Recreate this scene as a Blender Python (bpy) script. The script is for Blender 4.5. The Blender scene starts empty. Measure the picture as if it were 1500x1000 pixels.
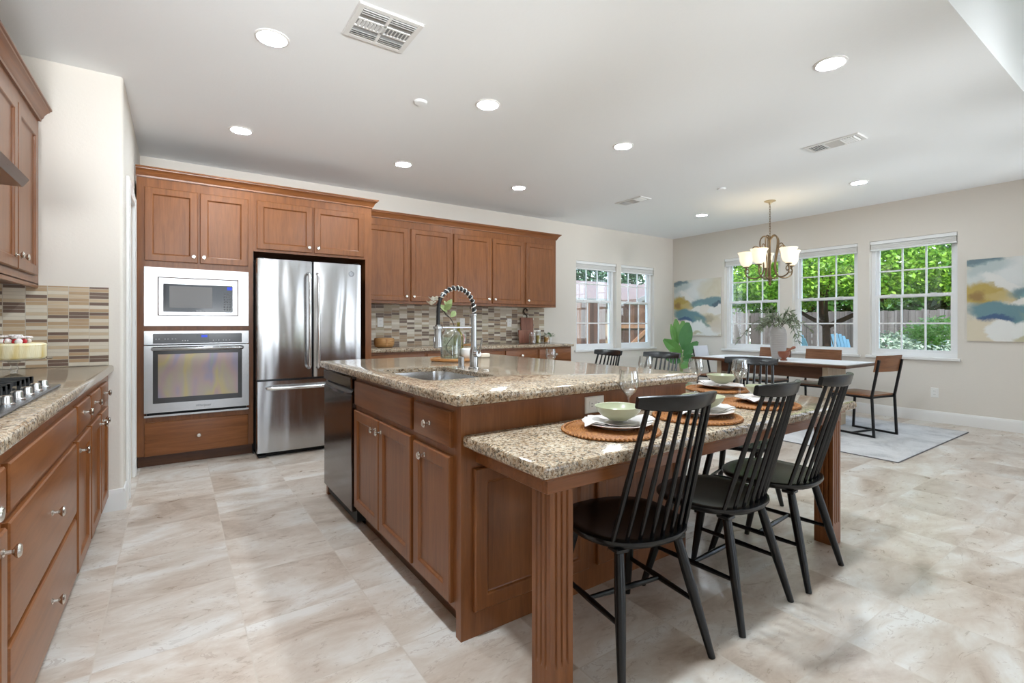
import bpy, bmesh, math, random
import numpy as np
from mathutils import Vector, Matrix
random.seed(7); rng = np.random.default_rng(11)
S = bpy.context.scene; COL = S.collection
R = math.radians; PI = math.pi

# ------------------------------------------------------------------ camera
cam_d = bpy.data.cameras.new('camera'); cam = bpy.data.objects.new('camera', cam_d); COL.objects.link(cam)
cam_d.sensor_width = 36; cam_d.lens = 36*713.4/1500; cam_d.shift_y = -24.4/1500
cam_d.clip_start = .05; cam_d.clip_end = 200
cam.location = (0, 0, 1.17); cam.rotation_euler = (R(90), 0, R(-34.65))
S.camera = cam

# ------------------------------------------------------------------ view, world, sun
vs = S.view_settings; vs.view_transform = 'Standard'; vs.look = 'None'; vs.gamma = 1; vs.use_curve_mapping = False
vs.exposure = 0.46
W = bpy.data.worlds.new('sky'); S.world = W; W.use_nodes = True
wn = W.node_tree; wn.nodes.clear()
wo = wn.nodes.new('ShaderNodeOutputWorld'); wb = wn.nodes.new('ShaderNodeBackground')
wt = wn.nodes.new('ShaderNodeTexCoord'); ws = wn.nodes.new('ShaderNodeSeparateXYZ'); wr = wn.nodes.new('ShaderNodeValToRGB')
wn.links.new(wt.outputs['Generated'], ws.inputs[0]); wn.links.new(ws.outputs['Z'], wr.inputs[0])
wr.color_ramp.elements[0].position = 0.0; wr.color_ramp.elements[0].color = (.86, .93, 1, 1)
wr.color_ramp.elements[1].position = 0.6; wr.color_ramp.elements[1].color = (.42, .66, 1, 1)
wn.links.new(wr.outputs[0], wb.inputs['Color']); wb.inputs['Strength'].default_value = 3.4
wn.links.new(wb.outputs[0], wo.inputs[0])
sun_d = bpy.data.lights.new('sun', 'SUN'); sun_d.energy = 6.0; sun_d.angle = R(2); sun_d.color = (1, .96, .88)
sun = bpy.data.objects.new('sun', sun_d); COL.objects.link(sun)
sun.rotation_euler = Vector((.50, .50, -.72)).to_track_quat('-Z', 'Y').to_euler()
LAMP = 175.0       # radiance of the ceiling downlights
# unseen downlights: the kitchen grid carried on, living room ones added as fill
for i, (x, y, z, w) in enumerate(((.435, 1.318, 2.73, 25), (1.832, 1.318, 2.73, 25), (.6, -3.6, 3.98, 9), (4.5, -3.6, 3.98, 9))):
    ld = bpy.data.lights.new('unseen_downlight', 'AREA'); ld.shape = 'DISK'; ld.size = .16 if z < 3 else .5; ld.energy = w; ld.color = (.81, .92, 1)
    lo = bpy.data.objects.new('unseen_downlight', ld); COL.objects.link(lo); lo.location = (x, y, z)
# added fill spots standing in for bounced strobes, behind the camera, aimed up
for i, (x, tx, w) in enumerate(((-.50, -.1, 560), (.75, .8, 500), (2.2, 2.4, 300), (3.9, 3.9, 280), (5.3, 5.3, 260), (6.7, 6.6, 260))):
    ld = bpy.data.lights.new('strobe_fill_spot', 'SPOT'); ld.energy = w; ld.shadow_soft_size = .35; ld.spot_size = R(40); ld.spot_blend = 1; ld.color = (.93, .97, 1)
    lo = bpy.data.objects.new('strobe_fill_spot', ld); COL.objects.link(lo); lo.location = (x, -1.7, 1.35)
    lo.rotation_euler = (Vector((tx, 3.2, 2.87))-lo.location).to_track_quat('-Z', 'Y').to_euler()
cy = S.cycles
cy.use_denoising = True; cy.max_bounces = 8; cy.diffuse_bounces = 5; cy.glossy_bounces = 4
cy.transmission_bounces = 8; cy.transparent_max_bounces = 24; cy.sample_clamp_indirect = 6; cy.caustics_reflective = False; cy.caustics_refractive = False

# ------------------------------------------------------------------ helpers
class G:
    """collects geometry for ONE mesh object"""
    def __init__(s): s.bm = bmesh.new()
    def box(s, x0, x1, y0, y1, z0, z1, b=0, seg=1):
        t = bmesh.new()
        bmesh.ops.create_cube(t, size=1)
        for v in t.verts:
            v.co = Vector((x0 if v.co.x < 0 else x1, y0 if v.co.y < 0 else y1, z0 if v.co.z < 0 else z1))
        if b > 0: bmesh.ops.bevel(t, geom=list(t.edges), offset=b, segments=seg, profile=.5, affect='EDGES')
        s.merge(t); return s
    def merge(s, t, M=None):
        vm = {}
        for v in t.verts: vm[v] = s.bm.verts.new(M @ v.co if M else v.co)
        for f in t.faces:
            try: s.bm.faces.new([vm[v] for v in f.verts])
            except ValueError: pass
        t.free(); return s
    def face(s, pts):
        return s.bm.faces.new([s.bm.verts.new(p) for p in pts])
    def rings(s, rings, close=True, cap0=True, cap1=True):
        prev = None; first = None
        for r in rings:
            vs_ = [s.bm.verts.new(p) for p in r]
            if prev is not None:
                n = len(vs_)
                for i in range(n if close else n-1):
                    j = (i+1) % n
                    s.bm.faces.new((prev[i], prev[j], vs_[j], vs_[i]))
            else: first = vs_
            prev = vs_
        if cap0 and len(first) > 2: s.bm.faces.new(list(reversed(first)))
        if cap1 and len(prev) > 2: s.bm.faces.new(prev)
        return s
    def tube(s, pts, r, seg=8, cap=True, flat=None):
        pts = [Vector(p) for p in pts]; n = len(pts)
        rr = r if isinstance(r, (list, tuple)) else [r]*n
        rings = []; up = None
        for i, p in enumerate(pts):
            a = pts[max(i-1, 0)]; b = pts[min(i+1, n-1)]
            t = (b-a).normalized()
            if up is None:
                up = Vector((0, 0, 1)) if abs(t.z) < .9 else Vector((1, 0, 0))
            u = (up - t*up.dot(t)).normalized(); w = t.cross(u); up = u
            rings.append([p + (u*math.cos(k*2*PI/seg) + w*math.sin(k*2*PI/seg))*rr[i] for k in range(seg)])
        return s.rings(rings, True, cap, cap)
    def cyl(s, p0, p1, r0, r1=None, seg=16): return s.tube([p0, p1], [r0, r0 if r1 is None else r1], seg)
    def bar(s, p0, p1, w, h=None):
        """square bar between two points"""
        p0 = Vector(p0); p1 = Vector(p1); t = (p1-p0).normalized(); h = w if h is None else h
        up = Vector((0, 0, 1)) if abs(t.z) < .9 else Vector((0, 1, 0))
        a = t.cross(up).normalized()*w/2; c = a.cross(t).normalized()*h/2
        return s.rings([[p+a+c, p-a+c, p-a-c, p+a-c] for p in (p0, p1)])
    def lathe(s, prof, c=(0, 0, 0), seg=24, M=None, closed=False):
        """prof: list of (r,z)"""
        c = Vector(c); rings = []
        for r, z in prof:
            rings.append([(M @ Vector((r*math.cos(k*2*PI/seg), r*math.sin(k*2*PI/seg), z)) if M else Vector((r*math.cos(k*2*PI/seg), r*math.sin(k*2*PI/seg), z))) + c for k in range(seg)])
        if closed: rings.append(rings[0]); return s.rings(rings, True, False, False)
        return s.rings(rings, True, prof[0][0] > 1e-5, prof[-1][0] > 1e-5)
    def extrude(s, poly, f0, f1):
        """poly: 2-D points; f0,f1 map (a,b)->3-D point at each end"""
        return s.rings([[f0(a, b) for a, b in poly], [f1(a, b) for a, b in poly]])
    def sphere(s, c, r, seg=12, rad=8, sc=(1, 1, 1)):
        t = bmesh.new(); bmesh.ops.create_uvsphere(t, u_segments=seg, v_segments=rad, radius=r)
        for v in t.verts: v.co = Vector((v.co.x*sc[0], v.co.y*sc[1], v.co.z*sc[2])) + Vector(c)
        return s.merge(t)
    def panel(s, M, u0, u1, v0, v1, loops, back=0.0):
        """slab whose front follows loops [(inset, height)]; M maps (u,v,n)"""
        def ring(i, h): return [M @ Vector(p) for p in ((u0+i, v0+i, h), (u1-i, v0+i, h), (u1-i, v1-i, h), (u0+i, v1-i, h))]
        return s.rings([ring(0, back)] + [ring(i, h) for i, h in loops])

def obj(name, g, mat, parent=None, world=False, ang=35, M=None):
    me = bpy.data.meshes.new(name)
    bm = g.bm
    bmesh.ops.remove_doubles(bm, verts=bm.verts, dist=1e-6)
    bmesh.ops.recalc_face_normals(bm, faces=bm.faces)
    if M is not None: bm.transform(M)
    if world and parent is not None:
        base = parent
        off = Vector()
        while base is not None: off += base.location; base = base.parent
        bm.transform(Matrix.Translation(-off))
    bm.to_mesh(me); bm.free()
    if ang: 
        me.polygons.foreach_set('use_smooth', [True]*len(me.polygons)); me.set_sharp_from_angle(angle=R(ang))
    if mat: me.materials.append(mat)
    o = bpy.data.objects.new(name, me); COL.objects.link(o)
    if parent is not None: o.parent = parent
    return o
def raw(name, verts, faces, mat, parent=None):
    me = bpy.data.meshes.new(name); me.from_pydata([tuple(v) for v in verts], [], [tuple(f) for f in faces]); me.update()
    me.polygons.foreach_set('use_smooth', [True]*len(me.polygons))
    me.materials.append(mat)
    o = bpy.data.objects.new(name, me); COL.objects.link(o)
    if parent is not None: o.parent = parent
    return o
def tag(o, label, cat, group=None, kind=None):
    o['label'] = label; o['category'] = cat
    if group: o['group'] = group
    if kind: o['kind'] = kind
    return o
def thing(name, label, cat, loc=(0, 0, 0), rz=0, group=None):
    o = bpy.data.objects.new(name, None); COL.objects.link(o); o.empty_display_size = .05
    o.location = loc; o.rotation_euler = (0, 0, R(rz)); return tag(o, label, cat, group)
def single(name, g, mat, label, cat, loc=None, group=None, ang=35, rz=0):
    """one-mesh thing; geometry in world coordinates when loc is given"""
    if loc is not None: g.bm.transform(Matrix.Translation(-Vector(loc)))
    o = obj(name, g, mat, ang=ang)
    if loc is not None: o.location = loc
    return tag(o, label, cat, group)
def struct(name, g=None, mat=None, parent=None, ang=35):
    if g is None:
        o = bpy.data.objects.new(name, None); COL.objects.link(o); o.empty_display_size = .05
    else: o = obj(name, g, mat, parent, ang=ang)
    if parent is None: o['kind'] = 'structure'
    return o
def dup(root, loc, rz=None, label=None):
    r = root.copy(); COL.objects.link(r); r.location = loc
    if rz is not None: r.rotation_euler = (0, 0, R(rz))
    if label: r['label'] = label
    for ch in list(root.children):
        c = ch.copy(); COL.objects.link(c); c.parent = r
        for gr in list(ch.children):
            d = gr.copy(); COL.objects.link(d); d.parent = c
    return r
def frame(origin, face):
    """matrix mapping (u,v,n) to world for a surface facing '-y', '+x', '-x' or '-z'"""
    o = Vector(origin)
    U, V, N = {'-y': ((1, 0, 0), (0, 0, 1), (0, -1, 0)), '+x': ((0, 1, 0), (0, 0, 1), (1, 0, 0)),
               '-x': ((0, -1, 0), (0, 0, 1), (-1, 0, 0)), '+y': ((-1, 0, 0), (0, 0, 1), (0, 1, 0))}[face]
    m = Matrix((U, V, N)).transposed().to_4x4(); m.translation = o
    return m
def bez(pts, n=8):
    """Catmull-Rom through points"""
    P = [Vector(p) for p in pts]; P = [P[0]*2-P[1]] + P + [P[-1]*2-P[-2]]; out = []
    for i in range(1, len(P)-2):
        for k in range(n):
            t = k/n
            out.append(.5*((2*P[i]) + (P[i+1]-P[i-1])*t + (2*P[i-1]-5*P[i]+4*P[i+1]-P[i+2])*t*t + (3*P[i]-P[i-1]-3*P[i+1]+P[i+2])*t**3))
    out.append(P[-2]); return out
def text_mesh(name, body, size, mat, parent, M, depth=.0006, font_shear=0.0):
    cu = bpy.data.curves.new(name+'_curve', 'FONT'); cu.body = body; cu.size = size; cu.align_x = 'CENTER'; cu.align_y = 'CENTER'; cu.extrude = depth; cu.shear = font_shear
    to = bpy.data.objects.new(name+'_tmp', cu); COL.objects.link(to)
    bpy.context.view_layer.update()
    me = bpy.data.meshes.new_from_object(to.evaluated_get(bpy.context.evaluated_depsgraph_get()))
    bpy.data.objects.remove(to); bpy.data.curves.remove(cu)
    me.name = name; me.transform(M); me.materials.clear(); me.materials.append(mat)
    o = bpy.data.objects.new(name, me); COL.objects.link(o); o.parent = parent
    return o

# ------------------------------------------------------------------ materials
def mat(name, color=(.8, .8, .8), rough=.5, metal=0, spec=None, **kw):
    m = bpy.data.materials.new(name); m.use_nodes = True
    b = m.node_tree.nodes['Principled BSDF']
    b.inputs['Base Color'].default_value = (*color, 1); b.inputs['Roughness'].default_value = rough; b.inputs['Metallic'].default_value = metal
    if spec is not None: b.inputs['Specular IOR Level'].default_value = spec
    for k, v in kw.items(): b.inputs[k.replace('_', ' ')].default_value = v
    return m
class N:
    """tiny node helper"""
    def __init__(s, m): s.m = m; s.t = m.node_tree; s.b = s.t.nodes.get('Principled BSDF')
    def n(s, typ, **kw):
        x = s.t.nodes.new('ShaderNode'+typ)
        for k, v in kw.items(): setattr(x, k, v)
        return x
    def set(s, node, **kw):
        for k, v in kw.items():
            i = node.inputs[k] if not k.startswith('i') or not k[1:].isdigit() else node.inputs[int(k[1:])]
            if isinstance(v, bpy.types.NodeSocket): s.t.links.new(v, i)
            else: i.default_value = v
        return node
    def coord(s, scale=(1, 1, 1), loc=(0, 0, 0), rot=(0, 0, 0)):
        c = s.n('TexCoord'); mp = s.n('Mapping'); s.t.links.new(c.outputs['Object'], mp.inputs['Vector'])
        mp.inputs['Scale'].default_value = scale; mp.inputs['Location'].default_value = loc; mp.inputs['Rotation'].default_value = rot
        return mp.outputs[0]
    def noise(s, vec, scale, detail=4, rough=.55, dist=0, out='Fac'):
        x = s.n('TexNoise'); s.t.links.new(vec, x.inputs['Vector'])
        x.inputs['Scale'].default_value = scale; x.inputs['Detail'].default_value = detail; x.inputs['Roughness'].default_value = rough; x.inputs['Distortion'].default_value = dist
        return x.outputs[out]
    def ramp(s, fac, stops, const=False):
        x = s.n('ValToRGB'); s.t.links.new(fac, x.inputs[0]); e = x.color_ramp.elements
        if const: x.color_ramp.interpolation = 'CONSTANT'
        while len(e) < len(stops): e.new(.5)
        for i, (p, c) in enumerate(stops): e[i].position = p; e[i].color = (*c, 1) if len(c) == 3 else c
        return x.outputs[0]
    def math(s, op, a, b=None, c=None, clamp=False):
        x = s.n('Math', operation=op); x.use_clamp = clamp
        for i, v in enumerate((a, b, c)):
            if v is None: continue
            if isinstance(v, bpy.types.NodeSocket): s.t.links.new(v, x.inputs[i])
            else: x.inputs[i].default_value = v
        return x.outputs[0]
    def mix(s, fac, a, b, blend='MIX'):
        x = s.n('Mix', data_type='RGBA', blend_type=blend)
        for i, v in ((0, fac), (6, a), (7, b)):
            if isinstance(v, bpy.types.NodeSocket): s.t.links.new(v, x.inputs[i])
            elif i == 0: x.inputs[0].default_value = v
            else: x.inputs[i].default_value = (*v, 1)
        return x.outputs[2]
    def sep(s, vec):
        x = s.n('SeparateXYZ'); s.t.links.new(vec, x.inputs[0]); return x.outputs
    def comb(s, x_, y_, z_=0.0):
        x = s.n('CombineXYZ')
        for i, v in enumerate((x_, y_, z_)):
            if isinstance(v, bpy.types.NodeSocket): s.t.links.new(v, x.inputs[i])
            else: x.inputs[i].default_value = v
        return x.outputs[0]
    def color(s, c): s.t.links.new(c, s.b.inputs['Base Color'])
    def rough(s, c): s.t.links.new(c, s.b.inputs['Roughness'])
    def bump(s, h, strength=.2, dist=.01):
        x = s.n('Bump'); s.t.links.new(h, x.inputs['Height']); x.inputs['Strength'].default_value = strength; x.inputs['Distance'].default_value = dist
        s.t.links.new(x.outputs[0], s.b.inputs['Normal'])

def wood_mat(name, axis='z', tint=1.0, dark=(.132, .042, .0115), mid=(.203, .070, .0195), light=(.265, .098, .031), rough=.32):
    m = mat(name, mid, rough); q = N(m)
    sc = {'x': (1.1, 16, 16), 'y': (16, 1.1, 16), 'z': (16, 16, 1.1)}[axis]
    v = q.coord(sc)
    n1 = q.noise(v, 1.6, 5, .6, .9); n2 = q.noise(v, 9, 3, .6, .3)
    f = q.math('ADD', q.math('MULTIPLY', n1, .72), q.math('MULTIPLY', n2, .28))
    q.color(q.ramp(f, [(.28, tuple(c*tint for c in dark)), (.5, tuple(c*tint for c in mid)), (.74, tuple(c*tint for c in light))]))
    q.bump(n2, .06, .002)
    q.b.inputs['Coat Weight'].default_value = .1; q.b.inputs['Coat Roughness'].default_value = .2; q.b.inputs['Specular IOR Level'].default_value = .4
    return m
WZ = wood_mat('cherry_wood_vertical', 'z'); WX = wood_mat('cherry_wood_along_x', 'x'); WY = wood_mat('cherry_wood_along_y', 'y')
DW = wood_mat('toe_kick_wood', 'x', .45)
walnut = wood_mat('walnut_seat_wood', 'x', 1, (.13, .05, .02), (.23, .095, .04), (.32, .15, .07), .4)
darkwood = wood_mat('dark_table_wood', 'y', 1, (.05, .018, .008), (.09, .035, .015), (.13, .055, .025), .4)
beechwood = wood_mat('pale_table_wood', 'z', 1, (.40, .30, .20), (.50, .39, .27), (.58, .47, .34), .5)
acacia = wood_mat('acacia_wood', 'x', 1, (.20, .075, .02), (.42, .19, .06), (.55, .29, .11), .4)
redwood = wood_mat('reddish_board_wood', 'z', 1, (.13, .045, .025), (.24, .09, .055), (.32, .14, .09), .45)

def paint(name, c, rough=.6, bump=.0, scale=90):
    m = mat(name, c, rough)
    if bump:
        q = N(m); q.bump(q.noise(q.coord(), scale, 4, .6), bump, .004)
    return m
wallp = paint('beige_wall_paint', (.735, .685, .62), .75, .25, 70)
ceilp = paint('white_ceiling_paint', (.865, .88, .89), .85, .2, 60)
trimp = paint('white_trim_paint', (.80, .785, .765), .4)
vinyl = paint('white_vinyl', (.86, .86, .86), .35)
plastic = paint('white_plastic', (.82, .81, .78), .4)
ventp = paint('white_vent_metal', (.76, .755, .74), .45)
blackp = mat('black_satin_paint', (.0045, .0045, .005), .27, spec=.42)
blackm = mat('black_metal', (.018, .018, .02), .4, .6)
black = mat('black_void', (.004, .004, .004), .6)
blackg = mat('black_appliance_glass', (.012, .012, .013), .08)
nickel = mat('brushed_nickel', (.66, .63, .58), .26, 1)
chrome = mat('chrome', (.72, .72, .72), .2, 1)
greym = mat('dark_grey_metal', (.12, .12, .125), .35, .8)

def steel_mat(name, base=(.44, .44, .44), rough=.24, axis='x', wave=.0):
    m = mat(name, base, rough, 1); q = N(m)
    sc = {'x': (2, 2, 260), 'z': (260, 260, 2), 'y': (2, 2, 260)}[axis]
    b = q.noise(q.coord(sc), 1, 3, .6)
    q.rough(q.math('ADD', q.math('MULTIPLY', b, .16), rough-.08))
    if wave:
        w = q.noise(q.coord((5.5, 1, .9)), 1, 1, .4, .4)
        x = q.n('Bump'); q.t.links.new(w, x.inputs['Height']); x.inputs['Strength'].default_value = wave; x.inputs['Distance'].default_value = .02
        q.t.links.new(x.outputs[0], q.b.inputs['Normal'])
    return m
steel = steel_mat('stainless_steel', rough=.22)
steelw = steel_mat('stainless_fridge_door', (.50, .50, .505), .2, 'z', .9)
steeld = steel_mat('dark_stainless_steel', (.16, .15, .15), .16)
sinkst = steel_mat('sink_steel', (.62, .62, .62), .2)

def granite_mat():
    m = mat('speckled_granite', (.5, .4, .3), .1); q = N(m)
    v = q.coord()
    def cells(scale, off):
        x = q.n('TexVoronoi', feature='F1'); q.t.links.new(q.coord((1, 1, 1), off), x.inputs['Vector']); x.inputs['Scale'].default_value = scale; x.inputs['Randomness'].default_value = 1
        return q.sep(x.outputs['Color'])[0]
    a = q.ramp(cells(115, (0, 0, 0)), [(0, (.025, .017, .012)), (.14, (.12, .066, .032)), (.29, (.37, .25, .145)), (.45, (.48, .395, .30)), (.70, (.535, .46, .365)), (.9, (.30, .20, .12))], True)
    b = q.ramp(cells(260, (3, 1, 2)), [(0, (.04, .03, .02)), (.14, (.32, .21, .12)), (.38, (.55, .47, .365)), (.8, (.63, .575, .49))], True)
    c = q.mix(.42, a, b)
    cloud = q.ramp(q.noise(v, 7, 3, .5), [(.35, (.78, .74, .70)), (.65, (1.06, 1.04, 1.0))])
    q.color(q.mix(1, c, cloud, 'MULTIPLY'))
    q.b.inputs['Coat Weight'].default_value = .0
    return m
granite = granite_mat()

def floor_mat():
    m = mat('travertine_tile', (.6, .5, .42), .3); q = N(m)
    o = q.sep(q.coord())
    ts = .455
    gx = q.math('DIVIDE', q.math('SUBTRACT', o[0], .222), ts); gy = q.math('DIVIDE', q.math('SUBTRACT', o[1], 1.235), ts)
    fx = q.math('ABSOLUTE', q.math('SUBTRACT', q.math('FRACT', gx), .5)); fy = q.math('ABSOLUTE', q.math('SUBTRACT', q.math('FRACT', gy), .5))
    gr = q.math('GREATER_THAN', q.math('MAXIMUM', fx, fy), .4945)
    cell = q.comb(q.math('FLOOR', gx), q.math('FLOOR', gy))
    wn_ = q.n('TexWhiteNoise', noise_dimensions='2D'); q.t.links.new(cell, wn_.inputs['Vector'])
    rnd = q.sep(wn_.outputs['Color'])
    v = q.n('VectorMath', operation='ADD'); q.t.links.new(q.coord((.9, 1.7, 1), rot=(0, 0, .35)), v.inputs[0])
    sc = q.n('VectorMath', operation='SCALE'); q.t.links.new(wn_.outputs['Color'], sc.inputs[0]); sc.inputs['Scale'].default_value = 2.2
    q.t.links.new(sc.outputs[0], v.inputs[1])
    n1 = q.noise(v.outputs[0], 1.9, 8, .58, .8)
    n2 = q.noise(v.outputs[0], 6.5, 8, .7, 1.4)
    f = q.math('ADD', q.math('MULTIPLY', n1, .76), q.math('MULTIPLY', n2, .24))
    base = q.ramp(f, [(.34, (.37, .275, .205)), (.44, (.54, .44, .36)), (.52, (.63, .55, .475)), (.61, (.73, .685, .635))])
    vein = q.noise(v.outputs[0], 3.2, 6, .6, 2.0)
    vd = q.math('ABSOLUTE', q.math('SUBTRACT', vein, .5))
    vm = q.math('MULTIPLY', q.math('LESS_THAN', vd, .012), q.math('GREATER_THAN', n2, .52))
    base = q.mix(q.math('MULTIPLY', vm, .35), base, (.33, .22, .16))
    tone = q.math('ADD', q.math('MULTIPLY', rnd[2], .14), .93)
    tc = q.n('VectorMath', operation='SCALE'); q.t.links.new(base, tc.inputs[0]); q.t.links.new(tone, tc.inputs['Scale'])
    q.color(q.mix(q.math('MULTIPLY', gr, .75), tc.outputs[0], (.60, .52, .44)))
    q.rough(q.math('ADD', q.math('MULTIPLY', n2, .2), .2))
    q.bump(q.math('MULTIPLY', gr, -1.0), .25, .002)
    return m
floorm = floor_mat()

def mosaic_mat(name, axis, tw, th, off, cols, grout=(.55, .49, .40), stagger=.0):
    m = mat(name, (.5, .4, .3), .35, spec=.3); q = N(m)
    o = q.sep(q.coord()); u = q.math('DIVIDE', q.math('SUBTRACT', o[axis], off), tw)
    ci = q.math('FLOOR', u)
    w1 = q.n('TexWhiteNoise', noise_dimensions='1D'); q.t.links.new(ci, w1.inputs['W'])
    v = q.math('ADD', q.math('DIVIDE', o[2], th), q.math('MULTIPLY', w1.outputs['Value'], stagger))
    ri = q.math('FLOOR', v)
    w2 = q.n('TexWhiteNoise', noise_dimensions='2D'); q.t.links.new(q.comb(ci, ri), w2.inputs['Vector'])
    col = q.ramp(w2.outputs['Value'], cols, True)
    eu = q.math('ABSOLUTE', q.math('SUBTRACT', q.math('FRACT', u), .5)); ev = q.math('ABSOLUTE', q.math('SUBTRACT', q.math('FRACT', v), .5))
    gm = q.math('MAXIMUM', q.math('GREATER_THAN', eu, .5-.0016/tw), q.math('GREATER_THAN', ev, .5-.0012/th))
    n = q.noise(q.coord((6, 6, 60)), 3, 3, .5)
    col = q.mix(.25, col, q.ramp(n, [(.3, (.35, .28, .22)), (.7, (.75, .68, .58))]), 'SOFT_LIGHT')
    q.color(q.mix(gm, col, grout)); q.rough(q.math('ADD', q.math('MULTIPLY', gm, .5), .36))
    q.bump(q.math('SUBTRACT', 1.0, gm), .4, .002)
    return m
tileL = mosaic_mat('strip_tile_cooktop', 0, .094, .0205, -.342, [(0, (.17, .115, .09)), (.27, (.45, .32, .20)), (.52, (.56, .45, .32)), (.72, (.66, .60, .50))], stagger=1.0)
tileB = mosaic_mat('strip_tile_window_side', 0, .098, .029, 1.66, [(0, (.20, .15, .12)), (.22, (.40, .30, .21)), (.45, (.48, .42, .31)), (.66, (.60, .54, .45)), (.86, (.72, .68, .60))], stagger=1.0)

def glass_mat(name, tint=(1, 1, 1), refl=1.0, rough=.0, ex=2.6, base=.05):
    """thin clear glass: see-through with fresnel reflection"""
    m = bpy.data.materials.new(name); m.use_nodes = True; t = m.node_tree; t.nodes.clear()
    o = t.nodes.new('ShaderNodeOutputMaterial'); mx = t.nodes.new('ShaderNodeMixShader'); tr = t.nodes.new('ShaderNodeBsdfTransparent'); gl = t.nodes.new('ShaderNodeBsdfGlossy'); fr = t.nodes.new('ShaderNodeLayerWeight')
    tr.inputs['Color'].default_value = (*tint, 1); gl.inputs['Roughness'].default_value = rough; fr.inputs['Blend'].default_value = .5
    ml = t.nodes.new('ShaderNodeMath'); ml.operation = 'MULTIPLY'; ml.inputs[1].default_value = refl; pw = t.nodes.new('ShaderNodeMath'); pw.operation = 'POWER'; pw.inputs[1].default_value = ex; t.links.new(fr.outputs['Facing'], pw.inputs[0]); ad = t.nodes.new('ShaderNodeMath'); ad.operation = 'MULTIPLY_ADD'; ad.inputs[1].default_value = .9; ad.inputs[2].default_value = base; t.links.new(pw.outputs[0], ad.inputs[0]); t.links.new(ad.outputs[0], ml.inputs[0])
    t.links.new(ml.outputs[0], mx.inputs[0]); t.links.new(tr.outputs[0], mx.inputs[1]); t.links.new(gl.outputs[0], mx.inputs[2]); t.links.new(mx.outputs[0], o.inputs[0])
    return m
pane_m = glass_mat('window_glass', (.97, .985, .98), .8)
cup_m = glass_mat('clear_glass', (.985, .99, .985), 1.0, .05, 1.5, .09)
jar_m = glass_mat('green_tinted_glass', (.95, .975, .955), 1.0, .05, 1.7, .07)
olive_m = glass_mat('olive_oil_glass', (.84, .83, .55), .9, .02)
amber_m = glass_mat('amber_jar_glass', (.70, .42, .12), .9, .02)

def emit(name, c, s):
    m = bpy.data.materials.new(name); m.use_nodes = True; t = m.node_tree; t.nodes.clear()
    o = t.nodes.new('ShaderNodeOutputMaterial'); e = t.nodes.new('ShaderNodeEmission'); e.inputs[0].default_value = (*c, 1); e.inputs[1].default_value = s
    t.links.new(e.outputs[0], o.inputs[0]); return m
lens_m = emit('downlight_lens', (.81, .92, 1), LAMP)
shade_m = mat('lit_frosted_glass', (.9, .82, .68), .4, Emission_Color=(1, .86, .62, 1), Emission_Strength=.5)
blue_led = emit('blue_display', (.10, .16, .9), .7)

def leaf_mat(name, dark, light, rough=.5, trans=.25, scale=2.5):
    m = mat(name, dark, rough); q = N(m)
    n = q.noise(q.coord(), scale, 3, .6)
    g = q.n('NewGeometry'); f = q.math('ADD', q.math('MULTIPLY', n, .6), q.math('MULTIPLY', g.outputs['Random Per Island'], .45))
    c = q.ramp(f, [(.3, dark), (.75, light)])
    q.color(c)
    if trans:
        t = q.n('BsdfTranslucent'); q.t.links.new(c, t.inputs['Color']); mx = q.n('MixShader'); mx.inputs[0].default_value = trans
        out = q.t.nodes['Material Output']; q.t.links.new(q.b.outputs[0], mx.inputs[1]); q.t.links.new(t.outputs[0], mx.inputs[2]); q.t.links.new(mx.outputs[0], out.inputs[0])
    return m
def cloth_mat(name, c, rough=.85, scale=400, b=.3):
    m = mat(name, c, rough); q = N(m); q.bump(q.noise(q.coord(), scale, 2, .5), b, .002); return m
# ================================================================== THE ROOM
XL, XR, YB, YS, CZ = -.97, 7.52, 5.68, 3.95, 2.74       # left wall, right wall, back wall, stub wall, ceiling
g = G(); g.box(-1.2, XR+.2, -6.2, YB+.2, -.12, 0); struct('floor', g, floorm, ang=0)
g = G(); g.box(-1.2, XR+.2, .74, YB+.2, CZ, CZ+.12); g.box(-1.2, XR+.2, .74, .86, CZ+.12, 4.2); struct('ceiling', g, ceilp, ang=0)
g = G(); g.box(-1.2, XR+.2, -6.2, .74, 4.0, 4.2); struct('ceiling_living', g, ceilp, ang=0)
g = G(); g.box(-1.12, XL, -6.2, YS, 0, 4.1); struct('wall_left', g, wallp)
# stub wall at the end of the cooktop counter, then the side wall running to the oven tower
g = G()
SX = -.272
c = .022
poly = [(-1.12, YS), (SX-c, YS)] + [(SX-c+c*math.sin(a), YS+c-c*math.cos(a)) for a in (R(22), R(45), R(68))] + [(SX, YS+c), (SX, 4.20), (-1.12, 4.20)]
g.extrude(poly, lambda a, b: Vector((a, b, 0)), lambda a, b: Vector((a, b, CZ)))
g.box(-1.12, SX, 4.20, 4.72, 2.08, CZ)
g.box(-1.12, SX, 4.72, YB+.15, 0, CZ)
struct('wall_side', g, wallp)

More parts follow.
